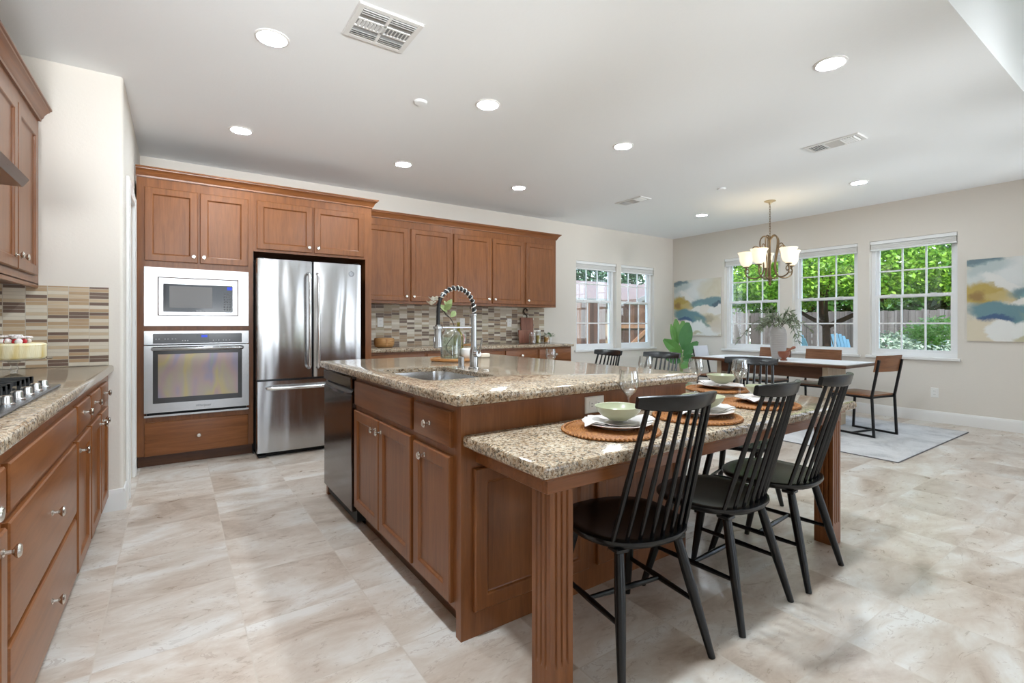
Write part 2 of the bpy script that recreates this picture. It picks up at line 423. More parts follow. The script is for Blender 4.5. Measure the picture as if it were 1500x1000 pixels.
def wall_with_openings(name, axis, p0, p1, a0, a1, z0, z1, ops, m):
    """axis 'x': wall along x between y=p0..p1; ops: (a0,a1,z0,z1)"""
    g = G()
    def bx(s, e, lo, hi):
        if e-s < 1e-4 or hi-lo < 1e-4: return
        if axis == 'x': g.box(s, e, p0, p1, lo, hi)
        else: g.box(p0, p1, s, e, lo, hi)
    cur = a0
    for (s, e, lo, hi) in sorted(ops):
        bx(cur, s, z0, z1); bx(s, e, z0, lo); bx(s, e, hi, z1); cur = e
    bx(cur, a1, z0, z1)
    return struct(name, g, m, ang=0)
BW = [(5.142, 6.039), (6.153, 6.99)]
RW = [(3.755, 4.662), (2.735, 3.572), (1.722, 2.600)]
BZ, RZ = (.778, 2.178), (.775, 2.262)
wall_with_openings('wall_back', 'x', YB, YB+.16, SX-.05, XR, 0, CZ, [(a, b, *BZ) for a, b in BW], wallp)
wall_with_openings('wall_right', 'y', XR, XR+.16, -6.2, YB+.16, 0, 4.1, [(a, b, *RZ) for a, b in RW] + [(-4.6, -.9, .5, 2.6)], wallp)
wall_with_openings('wall_front', 'x', -6.2, -6.05, -1.12, XR, 0, 4.1, [(-.2, 1.6, .4, 2.4), (4.9, 6.9, .4, 2.4)], wallp)

# ---- windows: frame, two sashes with grilles and panes
def make_window(name, M, w, h, rail):
    """opening local coords: u 0..w, v 0..h, n: 0 = inner wall face, negative = outwards"""
    root = struct(name)
    def bx(g, u0, u1, v0, v1, n0, n1): 
        t = bmesh.new(); bmesh.ops.create_cube(t, size=1)
        for q in t.verts: q.co = M @ Vector((u0 if q.co.x < 0 else u1, v0 if q.co.y < 0 else v1, n0 if q.co.z < 0 else n1))
        g.merge(t)
    f = .045
    g = G()
    bx(g, 0, f, 0, h, -.155, -.07); bx(g, w-f, w, 0, h, -.155, -.07); bx(g, f, w-f, 0, f, -.155, -.07); bx(g, f, w-f, h-f, h, -.155, -.07)
    obj('frame', g, vinyl, root, ang=0)
    for nm, v0, v1, n0 in (('upper_sash', rail-.02, h-f, -.135), ('lower_sash', f, rail+.022, -.105)):
        s = .034; a, b = f, w-f; n1 = n0+.028
        g = G()
        bx(g, a, a+s, v0, v1, n0, n1); bx(g, b-s, b, v0, v1, n0, n1); bx(g, a+s, b-s, v0, v0+s+.006, n0, n1); bx(g, a+s, b-s, v1-s, v1, n0, n1)
        if nm == 'lower_sash':
            for k in (.27, .73): bx(g, w*k-.03, w*k+.03, v1-.012, v1+.006, n1, n1+.014)
        sash = obj(nm, g, vinyl, root, ang=0)
        g = G(); t = .009
        for k in (1, 2):
            u = a+s+(b-a-2*s)*k/3; bx(g, u-t, u+t, v0+s, v1-s, n0+.008, n0+.022)
        vm = (v0+v1)/2; bx(g, a+s, b-s, vm-t, vm+t, n0+.007, n0+.023)
        obj('grille', g, vinyl, sash, ang=0)
        g = G(); bx(g, a+s-.004, b-s+.004, v0+s-.004, v1-s+.004, n0+.012, n0+.016)
        obj('glass_pane', g, pane_m, sash, ang=0)
    return root
wi = 1
for a, b in BW:
    make_window('window_%d' % wi, frame((a, YB, BZ[0]), '-y'), b-a, BZ[1]-BZ[0], 1.548-BZ[0]); wi += 1
for a, b in RW:
    make_window('window_%d' % wi, frame((XR, b, RZ[0]), '-x'), b-a, RZ[1]-RZ[0], 1.535-RZ[0]); wi += 1
# sills
g = G(); g.box(5.10, 7.03, YB-.035, YB+.07, .745, .779, .005); struct('trim_1', g, trimp)
g = G(); g.box(XR-.035, XR+.07, 2.70, 4.70, .742, .776, .005); struct('trim_2', g, trimp)
g = G(); g.box(XR-.035, XR+.07, 1.69, 2.635, .742, .776, .005); struct('trim_3', g, trimp)
# raised cellular blinds
def blind(p, label):
    (x0, x1, y0, y1, z1) = p
    t = thing('raised_blind', label, 'blind', ((x0+x1)/2, (y0+y1)/2, z1-.13), group='raised white blinds')
    along_x = (x1-x0) > (y1-y0)
    g = G(); g.box(x0, x1, y0, y1, z1-.045, z1-.002, .004); obj('head_rail', g, vinyl, t, True)
    g = G()
    for k in range(4):
        z = z1-.050-k*.014
        if along_x: g.box(x0+.006, x1-.006, y0+.006, y1-.006, z-.012, z, .003)
        else: g.box(x0+.006, x1-.006, y0+.006, y1-.006, z-.012, z, .003)
    obj('pleats', g, trimp, t, True)
    g = G(); g.box(x0+.003, x1-.003, y0+.004, y1-.004, z1-.128, z1-.107, .004); obj('bottom_rail', g, vinyl, t, True)
for (a, b), lab in zip(BW, ('white raised blind over left window of the back wall pair', 'white raised blind over right window of the back wall pair nearest the corner')):
    blind((a+.004, b-.004, YB+.004, YB+.058, BZ[1]), lab)
for (a, b), lab in zip(RW, ('white raised blind over right wall window closest to the room corner', 'white raised blind over middle window of the right wall', 'white raised blind over right wall window beside the large painting')):
    blind((XR+.004, XR+.058, a+.004, b-.004, RZ[1]), lab)

# ---- baseboards
def base_prof(): return [(0, 0), (.015, 0), (.015, .105), (.011, .118), (.006, .132), (0, .135)]
def baseboard(name, p0, p1, nrm):
    g = G(); p0 = Vector(p0); p1 = Vector(p1); nrm = Vector(nrm)
    g.extrude(base_prof(), lambda a, b: p0+nrm*a+Vector((0, 0, b)), lambda a, b: p1+nrm*a+Vector((0, 0, b)))
    return struct(name, g, trimp)
baseboard('baseboard_right', (XR, YB, 0), (XR, -6, 0), (-1, 0, 0))
baseboard('baseboard_back', (4.53, YB, 0), (XR-.015, YB, 0), (0, -1, 0))
baseboard('baseboard_stub', (-.40, YS, 0), (SX+.008, YS, 0), (0, -1, 0))
baseboard('baseboard_side', (SX, YS-.012, 0), (SX, 4.12, 0), (1, 0, 0))
# pantry door beside the oven tower: casing + leaf
g = G()
for y0, y1 in ((4.12, 4.205), (4.715, 4.80)):
    g.box(SX, SX+.018, y0, y1, 0, 2.165, .004); g.box(SX+.018, SX+.024, y0+.02, y1-.02, 0, 2.14, .003)
g.box(SX, SX+.018, 4.206, 4.714, 2.075, 2.165, .004)
struct('trim_4', g, trimp)
d1 = struct('door_1')
g = G(); g.box(SX-.10, SX-.06, 4.205, 4.715, .01, 2.075, .003)
for z0, z1 in ((.2, .95), (1.08, 1.92)):
    g.panel(frame((SX-.06, 0, 0), '+x'), 4.29, 4.63, z0, z1, [(0, .001), (.02, .008), (.05, .008)])
obj('door_leaf', g, trimp, d1)

# ---- ceiling fixtures
def ring_prof(r0, r1, t): return [(r0, 0), (r1, 0), (r1, -t*.5), (r1-.012, -t), (r0+.004, -t*.6), (r0, -t*.3)]
DL = [(.435, 2.940, 'recessed ceiling light nearest the air vent, upper left of the room'),
      (.435, 4.480, 'recessed ceiling light in front of the oven tower cabinets'),
      (1.832, 4.520, 'recessed ceiling light in front of the refrigerator cabinet right edge'),
      (1.832, 2.955, 'recessed ceiling light above the island sink, beside the sprinkler cap'),
      (3.236, 4.545, 'recessed ceiling light in front of the back wall cabinets, left of the small vent'),
      (3.236, 2.965, 'recessed ceiling light at the middle of the ceiling, right of the island'),
      (3.236, 1.318, 'recessed ceiling light at upper right, nearest the ceiling edge'),
      (6.200, 2.243, 'recessed ceiling light right of the chandelier by the right wall'),
      (6.200, 4.192, 'recessed ceiling light left of the chandelier near the room corner')]
d0 = thing('downlight', DL[0][2], 'ceiling light', (DL[0][0], DL[0][1], CZ), group='recessed ceiling lights')
g = G(); g.lathe(ring_prof(.067, .088, .008), seg=40, closed=True); obj('trim_ring', g, trimp, d0)
g = G(); g.lathe([(.0, -.001), (.068, -.001), (.068, -.004), (.0, -.005)], seg=40); obj('lens', g, lens_m, d0)
for x, y, l in DL[1:]: dup(d0, (x, y, CZ), None, l)

ductm = mat('duct_shadow_grey', (.30, .30, .295), .7)
def grille_vent(name, label, cx, cy_, lx, ly, kind):
    t = thing(name, label, 'air vent', (cx, cy_, CZ), group='ceiling air vents')
    z1, z0 = CZ-.001, CZ-.010
    x0, x1, y0, y1 = cx-lx/2, cx+lx/2, cy_-ly/2, cy_+ly/2
    b = .028
    g = G()
    g.box(x0, x0+b, y0, y1, z0, z1, .002); g.box(x1-b, x1, y0, y1, z0, z1, .002); g.box(x0+b, x1-b, y0, y0+b, z0, z1, .002); g.box(x0+b, x1-b, y1-b, y1, z0, z1, .002)
    g.box(x0-.004, x1+.004, y0-.004, y1+.004, CZ-.003, CZ-.0005)
    obj('rim', g, ventp, t, True)
    g = G(); g.box(x0+b, x1-b, y0+b, y1-b, CZ-.0045, CZ-.0032); obj('duct_opening', g, ductm, t, True)
    def lou(p0, p1, ax, lean):
        g_ = G(); p0 = Vector(p0); p1 = Vector(p1)
        if ax == 'x': g_.rings([[p+Vector((0, -.001, 0)), p+Vector((0, .001, 0)), p+Vector((0, .001+lean, -.012)), p+Vector((0, -.001+lean, -.012))] for p in (p0, p1)])
        else: g_.rings([[p+Vector((-.001, 0, 0)), p+Vector((.001, 0, 0)), p+Vector((.001+lean, 0, -.012)), p+Vector((-.001+lean, 0, -.012))] for p in (p0, p1)])
        obj('louver', g_, ventp, t, True)
    zz = CZ-.004; X0, X1, Y0, Y1 = x0+b, x1-b, y0+b, y1-b
    if kind == 4:
        g = G(); g.box((X0+X1)/2-.008, (X0+X1)/2+.008, Y0, Y1, z0, z1); g.box(X0, X1, cy_+.030, cy_+.040, z0, z1); g.box(X0, X1, cy_-.040, cy_-.030, z0, z1); obj('divider', g, ventp, t, True)
        for sgn, a, b2 in ((1, X0, cx-.008), (-1, cx+.008, X1)):
            for k in range(3): 
                lou((a, Y0+.012+k*.017, zz), (b2, Y0+.012+k*.017, zz), 'x', -.008)
                lou((a, Y1-.012-k*.017, zz), (b2, Y1-.012-k*.017, zz), 'x', -.013)
            for k in range(7):
                x = a+(b2-a)*(k+.5)/7; lou((x, cy_-.03, zz), (x, cy_+.03, zz), 'y', .009 if sgn > 0 else -.013)
    else:
        n = 3
        L = (Y1-Y0)
        g = G()
        for k in (1, 2): g.box(X0, X1, Y0+L*k/3-.008, Y0+L*k/3+.008, z0, z1)
        obj('divider', g, ventp, t, True)
        for k in range(3):
            a = Y0+L*k/3+(.008 if k else 0); b2 = Y0+L*(k+1)/3-(.008 if k < 2 else 0)
            if k == 1:
                for i in range(8): x = X0+(X1-X0)*(i+.5)/8; lou((x, a, zz), (x, b2, zz), 'y', .006)
            else:
                for i in range(6): y = a+(b2-a)*(i+.5)/6; lou((X0, y, zz), (X1, y, zz), 'x', .009 if k == 0 else -.009)
    return t
grille_vent('ceiling_vent', 'square white ceiling vent with louvers at the top edge, above the left aisle', .905, 2.515, .335, .31, 4)
grille_vent('ceiling_vent', 'long white ceiling vent with three louver fields at right, before the chandelier', 4.68, 1.875, .20, .42, 3)
grille_vent('ceiling_vent', 'small white ceiling vent above the end of the back cabinets', 4.76, 4.20, .20, .42, 3)
for x, y, l in ((1.42, 3.187, 'white round sprinkler cap on ceiling between the vent and island light'), (5.177, 3.243, 'white round sprinkler cap on ceiling left of the chandelier')):
    g = G(); g.lathe([(0, 0), (.046, 0), (.046, -.006), (.038, -.014), (.0, -.016)], seg=28)
    o = single('sprinkler_cap', g, ceilp, l, 'sprinkler', group='ceiling sprinkler caps'); o.location = (x, y, CZ)

# ---- outlets
def outlet(M, label, w=.072, h=.116, kind='outlet', gang=1, horiz=False):
    o_ = M.translation
    t = thing('wall_outlet', label, 'outlet', o_, group='white wall outlets')
    Mi = Matrix.Translation(-o_) @ M
    g = G(); g.panel(Mi, -w/2, w/2, -h/2, h/2, [(0, .003), (.004, .006)]); obj('cover_plate', g, plastic, t, ang=20)
    n = 2
    for k in range(n):
        g = G(); dv = (k-.5)*.040
        u, v = (dv, 0) if horiz else (0, dv)
        if horiz: g.panel(Mi, u-.014, u+.014, -.017, .017, [(0, .0075), (.003, .008)], .0061)
        else: g.panel(Mi, -.017, .017, v-.014, v+.014, [(0, .0075), (.003, .008)], .0061)
        so = obj('socket', g, plastic, t, ang=20)
        g = G()
        for a in (-.006, .006):
            if horiz: g.panel(Mi, u-.005, u+.005, a-.0012, a+.0012, [(0, .0084)], .0079)
            else: g.panel(Mi, a-.0012, a+.0012, v-.005, v+.005, [(0, .0084)], .0079)
        obj('slot', g, greym, so, ang=0)
    return t
outlet(frame((XR, 1.93, .355), '-x'), 'white wall outlet low on the right wall behind the dining chair')
outlet(frame((2.009, YB-.012, 1.20), '-y'), 'white outlet on tile above the round wooden bowl')
outlet(frame((3.118, YB-.012, 1.20), '-y'), 'white outlet on tile directly behind the faucet')
outlet(frame((3.872, YB-.012, 1.20), '-y'), 'white outlet on tile left of the hanging cutting board')
# ================================================================== CABINETS
def knob_geo(M):
    g = G(); g.lathe([(.0095, 0), (.0095, .002), (.0055, .005), (.005, .016), (.010, .020), (.0155, .024), (.0165, .028), (.013, .032), (.0, .0335)], seg=16, M=M.to_3x3().to_4x4(), c=M.translation)
    return g
DOOR = [(0, .014), (.005, .019), (.052, .019), (.056, .0165), (.060, .010), (.064, .0085), (.067, .0085)]
SLAB = [(0, .012), (.004, .016), (.016, .019)]
def cab_door(parent, face, plane, a0, a1, z0, z1, knob=None, kind='door', m=None, name=None, offs=(0, 0)):
    """face '-y': plane = y, a along x;  '+x'/'-x': plane = x, a along y"""
    if face == '-y': M = frame((0, plane, 0), '-y'); u0, u1 = a0, a1
    elif face == '+x': M = frame((plane, 0, 0), '+x'); u0, u1 = a0, a1
    else: M = frame((plane, 0, 0), '-x'); u0, u1 = -a1, -a0
    g = G(); g.panel(M, u0, u1, z0, z1, DOOR if kind == 'door' else SLAB)
    if m is None: m = WZ if kind == 'door' else (WX if face == '-y' else WY)
    d = obj(name or ('door' if kind == 'door' else 'drawer_front'), g, m, parent, True, ang=20)
    if knob:
        ku, kz = knob
        if face == '-x': ku = -ku
        Mk = M @ Matrix.Translation((ku, kz, .019 if kind != 'door' else .019))
        k = obj('knob', knob_geo(Mk), nickel, d, ang=40)
        off = parent.location
        k.data.transform(Matrix.Translation(-off))
    return d
CROWN = [(0, 0), (.012, 0), (.014, .012), (.022, .020), (.026, .034), (.040, .052), (.050, .058), (.052, .066), (.060, .068), (.060, .078), (0, .078)]
def crown(path, m, name, label):
    """path: list of (point, outward normal) ; profile extends outward"""
    g = G(); rings = []
    for p, n in path:
        p = Vector(p); n = Vector(n); rings.append([p + n*a + Vector((0, 0, b)) for a, b in CROWN])
    g.rings(rings)
    return single(name, g, m, label, 'crown moulding', loc=path[0][0])

# ---------------- oven tower
FY = 4.95
ov = thing('oven_cabinet', 'tall cherry wood tower cabinet holding the microwave and wall oven', 'cabinet', (.157, 5.3, 0))
g = G()
x0, x1, yb = -.258, .578, YB-.004
g.box(x0, x0+.02, FY+.02, yb, .1, 2.3695); g.box(x1-.02, x1, FY+.02, yb, .1, 2.3695); g.box(x0, x1, yb-.02, yb, .1, 2.3695)
for z in (.10, .395, 1.135, 1.66): g.box(x0+.02, x1-.02, FY+.03, yb-.02, z, z+.018)
# face frame with two appliance openings
g.box(x0, -.196, FY, FY+.02, .1, 2.3695); g.box(.527, x1, FY, FY+.02, .1, 2.3695)
for z0, z1 in ((.10, .42), (1.10, 1.178), (1.628, 2.3695)): g.box(-.196, .527, FY, FY+.02, z0, z1)
obj('body', g, WZ, ov, True, ang=0)
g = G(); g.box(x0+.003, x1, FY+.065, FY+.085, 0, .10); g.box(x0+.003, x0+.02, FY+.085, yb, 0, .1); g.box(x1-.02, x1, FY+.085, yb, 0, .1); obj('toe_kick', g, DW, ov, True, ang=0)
cab_door(ov, '-y', FY, -.207, .157, 1.693, 2.293, (.128, 1.745))
cab_door(ov, '-y', FY, .173, .537, 1.693, 2.293, (.202, 1.745))
cab_door(ov, '-y', FY, -.207, .537, .098, .372, (.165, .235), 'drawer')

# microwave with trim kit
mw = thing('built_in_microwave', 'stainless built-in microwave with wide trim frame above the oven', 'microwave', (.165, FY-.02, 1.162))
M = frame((0, FY, 0), '-y')
def fr(g, u0, u1, v0, v1, t, n0, n1):
    """rectangular picture-frame"""
    for a, b, c_, d in ((u0, u1, v0, v0+t[0]), (u0, u1, v1-t[1], v1), (u0, u0+t[2], v0+t[0], v1-t[1]), (u1-t[3], u1, v0+t[0], v1-t[1])):
        g.panel(M, a, b, c_, d, [(0, n1)], n0)
g = G(); fr(g, -.209, .540, 1.162, 1.642, (.084, .078, .089, .081), .001, .020); obj('trim_frame', g, steel, mw, True, ang=0)
g = G(); g.box(-.11, .45, FY-.004, FY+.36, 1.25, 1.560); obj('housing', g, black, mw, True, ang=0)
g = G(); fr(g, -.112, .452, 1.253, 1.557, (.024, .048, .029, .037), .0045, .024); obj('door_frame', g, steel, mw, True, ang=0)
g = G(); g.panel(M, -.083, .416, 1.276, 1.510, [(0, .021)], .0045); mg = obj('door_glass', g, blackg, mw, True, ang=0)
g = G(); g.panel(M, -.041, .262, 1.312, 1.492, [(0, .0215)], .0205); 
winm = mat('microwave_window', (.075, .066, .060), .22); obj('window_mesh', g, winm, mg, True, ang=0)
g = G(); g.panel(M, .372, .410, 1.472, 1.500, [(0, .0222)], .0212); obj('clock_display', g, blue_led, mw, True, ang=0)
g = G()
for i in range(3):
    for j in range(7): g.panel(M, .347+i*.021, .360+i*.021, 1.296+j*.022, 1.308+j*.022, [(0, .0218)], .0205)
keym = mat('keypad_grey', (.09, .09, .095), .4); obj('keypad', g, keym, mw, True, ang=0)
lw = mat('logo_grey', (.55, .55, .55), .4)
Mt = lambda u, v, n: Matrix.Translation(-mw.location) @ M @ Matrix.Translation((u, v, n))
text_mesh('brand_lettering', 'Whirlpool', .014, lw, mw, Mt(.172, 1.288, .0222))

# oven
ovn = thing('wall_oven', 'stainless single wall oven with glass door below the microwave', 'oven', (.165, FY-.02, .416))
g = G(); g.box(-.19, .52, FY-.002, FY+.6, .425, 1.095); obj('housing', g, black, ovn, True, ang=0)
g = G(); fr(g, -.209, .540, 1.008, 1.119, (.0, .022, .058, .054), .003, .024); g.panel(M, -.209, .54, 1.008, 1.016, [(0, .02)], .003); obj('control_frame', g, steel, ovn, True, ang=0)
cpm = mat('control_panel_glass', (.055, .055, .057), .15)
g = G(); g.panel(M, -.151, .486, 1.016, 1.097, [(0, .022)], .003); cp = obj('control_panel', g, cpm, ovn, True, ang=0)
g = G(); g.panel(M, .148, .236, 1.030, 1.090, [(0, .0226)], .0215); obj('display_window', g, blackg, cp, True, ang=0)
g = G(); g.panel(M, .182, .226, 1.064, 1.084, [(0, .0232)], .0225); obj('clock_digits', g, blue_led, cp, True, ang=0)
g = G()
for u in (.05, .068, .086, .27, .29, .31, .345, .365, .392): g.panel(M, u-.004, u+.004, 1.034, 1.042, [(0, .0226)], .0215)
for u in (-.13, -.11, -.07, -.05, -.02, 0): g.panel(M, u-.005, u+.005, 1.05, 1.056, [(0, .0226)], .0215)
obj('touch_marks', g, mat('panel_marks', (.35, .35, .36), .5), cp, True, ang=0)
g = G(); fr(g, -.209, .540, .452, 1.000, (.075, .010, .058, .054), .003, .036); dr = obj('door', g, steel, ovn, True, ang=0)
g = G(); g.panel(M, -.151, .486, .527, .955, [(0, .030)], .004); obj('door_border', g, mat('oven_border_glass', (.035, .033, .033), .12), dr, True, ang=0)
reflm = mat('oven_glass_painted_reflection', (.20, .165, .135), .12, .35); q = N(reflm)
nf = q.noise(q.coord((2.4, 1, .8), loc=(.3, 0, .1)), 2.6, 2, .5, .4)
q.color(q.ramp(nf, [(.28, (.24, .28, .18)), (.38, (.25, .23, .30)), (.45, (.34, .25, .24)), (.52, (.33, .28, .21)), (.58, (.38, .31, .15)), (.66, (.35, .24, .22)), (.75, (.27, .27, .20))]))  # colour bands of the reflection painted into the glass base colour
g = G(); g.panel(M, -.117, .455, .570, .928, [(0, .0312)], .0302); obj('window_glass', g, reflm, dr, True, ang=0)
g = G(); g.tube([M @ Vector((u, .972, n)) for u, n in ((-.150, .036), (-.148, .062), (-.13, .068), (.465, .068), (.483, .062), (.485, .036))], .016, 12); obj('handle', g, steel, dr, True)
g = G(); g.panel(M, -.209, .54, .416, .432, [(0, .030)], .003); obj('bottom_strip', g, steel, ovn, True, ang=0)
text_mesh('brand_lettering', 'Whirlpool', .026, keym, ovn, Matrix.Translation(-ovn.location) @ M @ Matrix.Translation((.195, .487, .0365)), font_shear=.3)

# ---------------- fridge surround and cabinet above
fs = thing('refrigerator_cabinet', 'cherry cabinet with two doors bridging above the refrigerator', 'cabinet', (1.12, 5.3, 0))
g = G()
g.box(.5785, 1.598, FY, yb, 1.835, 2.3695); g.box(1.598, 1.66, FY, yb, .0, 2.3695)
obj('body', g, WZ, fs, True, ang=0)
cab_door(fs, '-y', FY, .606, 1.083, 1.858, 2.297, (1.050, 1.905))
cab_door(fs, '-y', FY, 1.099, 1.580, 1.858, 2.297, (1.132, 1.905))
g = G(); g.box(.580, 1.597, YB-.03, YB-.005, .0, 1.834); g.box(.579, .583, FY+.01, YB-.03, 0, 1.834); obj('niche_back', g, black, fs, True, ang=0)
crown([((-.262, FY, 2.37), (0, -1, 0)), ((1.660, FY, 2.37), (1, -1, 0)), ((1.660, 5.33, 2.37), (1, 0, 0))], WX, 'crown_moulding', 'stepped crown moulding over the oven tower and refrigerator cabinet')

# ---------------- refrigerator
FRY = 4.74
fg = thing('refrigerator', 'stainless french door refrigerator with bottom freezer drawer', 'refrigerator', (1.04, 5.0, 0))
g = G(); g.box(.592, 1.488, FRY+.07, 5.60, .03, 1.735, .004); obj('cabinet_body', g, greym, fg, True)
def fdoor(name, x0, x1, z0, z1, hx=None):
    g = G(); n = 14; rings = []
    bow = .012
    def yy(u): return FRY + bow*((2*u-1)**2)*.9
    prof = []
    for k in range(n+1):
        u = k/n; prof.append((x0+(x1-x0)*u, yy(u)))
    r_ = .012
    ring = [(x0, FRY+.068)] + [(x0, prof[0][1]+r_)] + [(x0+.004, prof[0][1]+.003)] + [(p[0], p[1]) for p in prof[1:-1]] + [(x1-.004, prof[-1][1]+.003), (x1, prof[-1][1]+r_), (x1, FRY+.068)]
    g.rings([[Vector((a, b, z)) for a, b in ring] for z in (z0, z1)])
    return obj(name, g, steelw, fg, True, ang=50)
ld = fdoor('left_door', .585, 1.040, .690, 1.752); rd = fdoor('right_door', 1.050, 1.492, .690, 1.752); fd = fdoor('freezer_drawer', .585, 1.492, .045, .672)
for x, d in ((1.008, ld), (1.083, rd)):
    g = G(); g.tube([(x, FRY, 1.640), (x, FRY-.035, 1.632), (x, FRY-.052, 1.61), (x, FRY-.055, 1.2), (x, FRY-.052, .80), (x, FRY-.035, .782), (x, FRY, .775)], .014, 12)
    h = obj('handle', g, chrome, d, True)
g = G(); g.tube([(.665, FRY, .612), (.668, FRY-.045, .612), (.70, FRY-.055, .612), (1.04, FRY-.060, .612), (1.38, FRY-.055, .612), (1.41, FRY-.045, .612), (1.413, FRY, .612)], .016, 12); obj('handle', g, chrome, fd, True)
bm_ = mat('badge_grey', (.42, .43, .45), .3, .8); bd = mat('badge_rim', (.16, .16, .17), .35, .6)
Mb = frame((1.395, FRY+.004, 1.660), '-y')
g = G(); g.lathe([(0, 0), (.026, 0), (.026, .005), (.0, .006)], seg=28, M=Mb.to_3x3().to_4x4(), c=Mb.translation); b_ = obj('badge', g, bm_, rd, True)
g = G(); g.lathe([(.018, .005), (.021, .0075), (.024, .005)], seg=28, M=Mb.to_3x3().to_4x4(), c=Mb.translation); obj('badge_ring', g, bd, b_, True)
text_mesh('badge_lettering', 'GE', .020, bd, b_, Matrix.Translation(-fg.location) @ Mb @ Matrix.Translation((0, 0, .0066)), font_shear=.2)
g = G(); g.box(.600, 1.480, FRY+.075, FRY+.12, .0, .044); g.box(.60, .66, FRY+.03, 5.5, 0, .02); obj('base_grille', g, black, fg, True, ang=0)
for x, d in ((.62, ld), (1.455, rd)):
    g = G(); g.box(x-.022, x+.022, FRY+.025, FRY+.11, 1.736, 1.765, .004); obj('hinge_cover', g, black, fg, True)

# ---------------- back wall uppers
UY = 5.35
def upper(x0, x1, doors, label):
    t = thing('wall_cabinet', label, 'cabinet', ((x0+x1)/2, 5.5, 1.41), group='back wall upper cabinets')
    g = G(); g.box(x0, x1, UY, YB-.004, 1.415, 2.3695); obj('body', g, WZ, t, True, ang=0)
    for a, b, k in doors: cab_door(t, '-y', UY, a, b, 1.445, 2.288, (k, 1.50))
    return t
upper(1.661, 2.800, [(1.70, 2.226, 2.196), (2.258, 2.782, 2.288)], 'cherry double door upper cabinet beside the refrigerator on the back wall')
upper(2.801, 3.900, [(2.818, 3.352, 3.322), (3.384, 3.886, 3.414)], 'cherry double door upper cabinet in the middle of the back wall run')
upper(3.901, 4.455, [(3.920, 4.437, 3.950)], 'cherry single door upper cabinet at the window end of the back wall')
crown([((1.723, UY, 2.37), (0, -1, 0)), ((4.455, UY, 2.37), (1, -1, 0)), ((4.455, YB-.002, 2.37), (1, 0, 0))], WX, 'crown_moulding', 'lower-set crown moulding along the five-door upper cabinets on back wall')

# ---------------- back wall base run
BYF = 5.09
def base_back(x0, x1, label, dbl=False):
    t = thing('base_cabinet', label, 'cabinet', ((x0+x1)/2, 5.4, 0), group='back wall base cabinets')
    g = G(); g.box(x0, x1, BYF, YB-.004, .1, .872); obj('body', g, WZ, t, True, ang=0)
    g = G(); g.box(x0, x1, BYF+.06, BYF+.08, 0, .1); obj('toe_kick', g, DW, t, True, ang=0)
    xm = (x0+x1)/2
    cab_door(t, '-y', BYF, x0+.018, x1-.018, .70, .845, (xm, .775), 'drawer')
    if dbl:
        cab_door(t, '-y', BYF, x0+.018, xm-.008, .12, .68, (xm-.04, .63)); cab_door(t, '-y', BYF, xm+.008, x1-.018, .12, .68, (xm+.04, .63))
    else: cab_door(t, '-y', BYF, x0+.018, x1-.018, .12, .68, (x0+.05, .63))
base_back(1.661, 2.325, 'cherry base cabinet next to the refrigerator under the wooden bowl', True)
base_back(2.326, 2.860, 'cherry base cabinet behind the island faucet, second along the back wall')
base_back(2.861, 3.392, 'cherry base cabinet behind the island, third along the back wall')
base_back(3.393, 3.928, 'cherry base cabinet under the hanging cutting board, fourth along back wall')
base_back(3.929, 4.513, 'cherry base cabinet at the window end of the back counter')
g = G(); g.box(1.661, 4.535, 5.045, YB-.002, .873, .913, .012, 2); single('back_countertop', g, granite, 'granite countertop along the back wall under the five-door cabinets', 'countertop', loc=(3.1, 5.4, .873))
g = G(); g.box(1.661, 4.497, YB-.012, YB-.001, .914, 1.414); single('tile_backsplash', g, tileB, 'mosaic strip tile backsplash on the back wall above granite counter', 'backsplash', ang=0)

# ================================================================== LEFT SIDE (cooktop run)
LX = -.346
def base_left(y0, y1, label, parts):
    t = thing('base_cabinet', label, 'cabinet', (-.65, (y0+y1)/2, 0), group='cooktop side base cabinets')
    g = G(); g.box(XL+.003, LX, y0, y1, .1, .872); obj('body', g, WZ, t, True, ang=0)
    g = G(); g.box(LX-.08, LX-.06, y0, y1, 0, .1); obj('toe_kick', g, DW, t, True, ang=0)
    for a in parts: cab_door(t, '+x', LX, *a)
base_left(.9, 1.645, 'cherry base cabinet nearest the camera at lower left edge', [(1.02, 1.632, .715, .835, (1.44, .775), 'drawer'), (1.02, 1.632, .155, .69, (1.585, .645))])
base_left(1.646, 2.645, 'cherry bank of two deep drawers under the gas cooktop', [(1.665, 2.628, .715, .835, None, 'drawer', None, 'false_front'), (1.665, 2.628, .405, .690, (2.13, .565), 'drawer'), (1.665, 2.628, .145, .385, (2.13, .28), 'drawer')])
base_left(2.646, 3.035, 'cherry drawer and door base cabinet just beyond the cooktop drawers', [(2.665, 3.02, .715, .835, (2.80, .79), 'drawer'), (2.665, 3.02, .145, .690, (2.70, .645))])
base_left(3.036, 3.945, 'cherry double door base cabinet against the stub wall', [(3.052, 3.40, .715, .835, (3.13, .79), 'drawer'), (3.432, 3.75, .715, .835, (3.53, .79), 'drawer'), (3.052, 3.40, .145, .690, (3.36, .645)), (3.432, 3.75, .145, .690, (3.47, .645))])
g = G(); g.box(XL+.002, -.318, .9, YS-.003, .873, .918, .014, 3); single('cooktop_countertop', g, granite, 'granite countertop holding the gas cooktop along left wall', 'countertop', loc=(-.65, 2.4, .873))
g = G(); g.box(XL+.012, -.342, YS-.011, YS-.001, .919, 1.402); single('tile_backsplash', g, tileL, 'striped strip tile backsplash on the stub wall behind the cake', 'backsplash', ang=0)
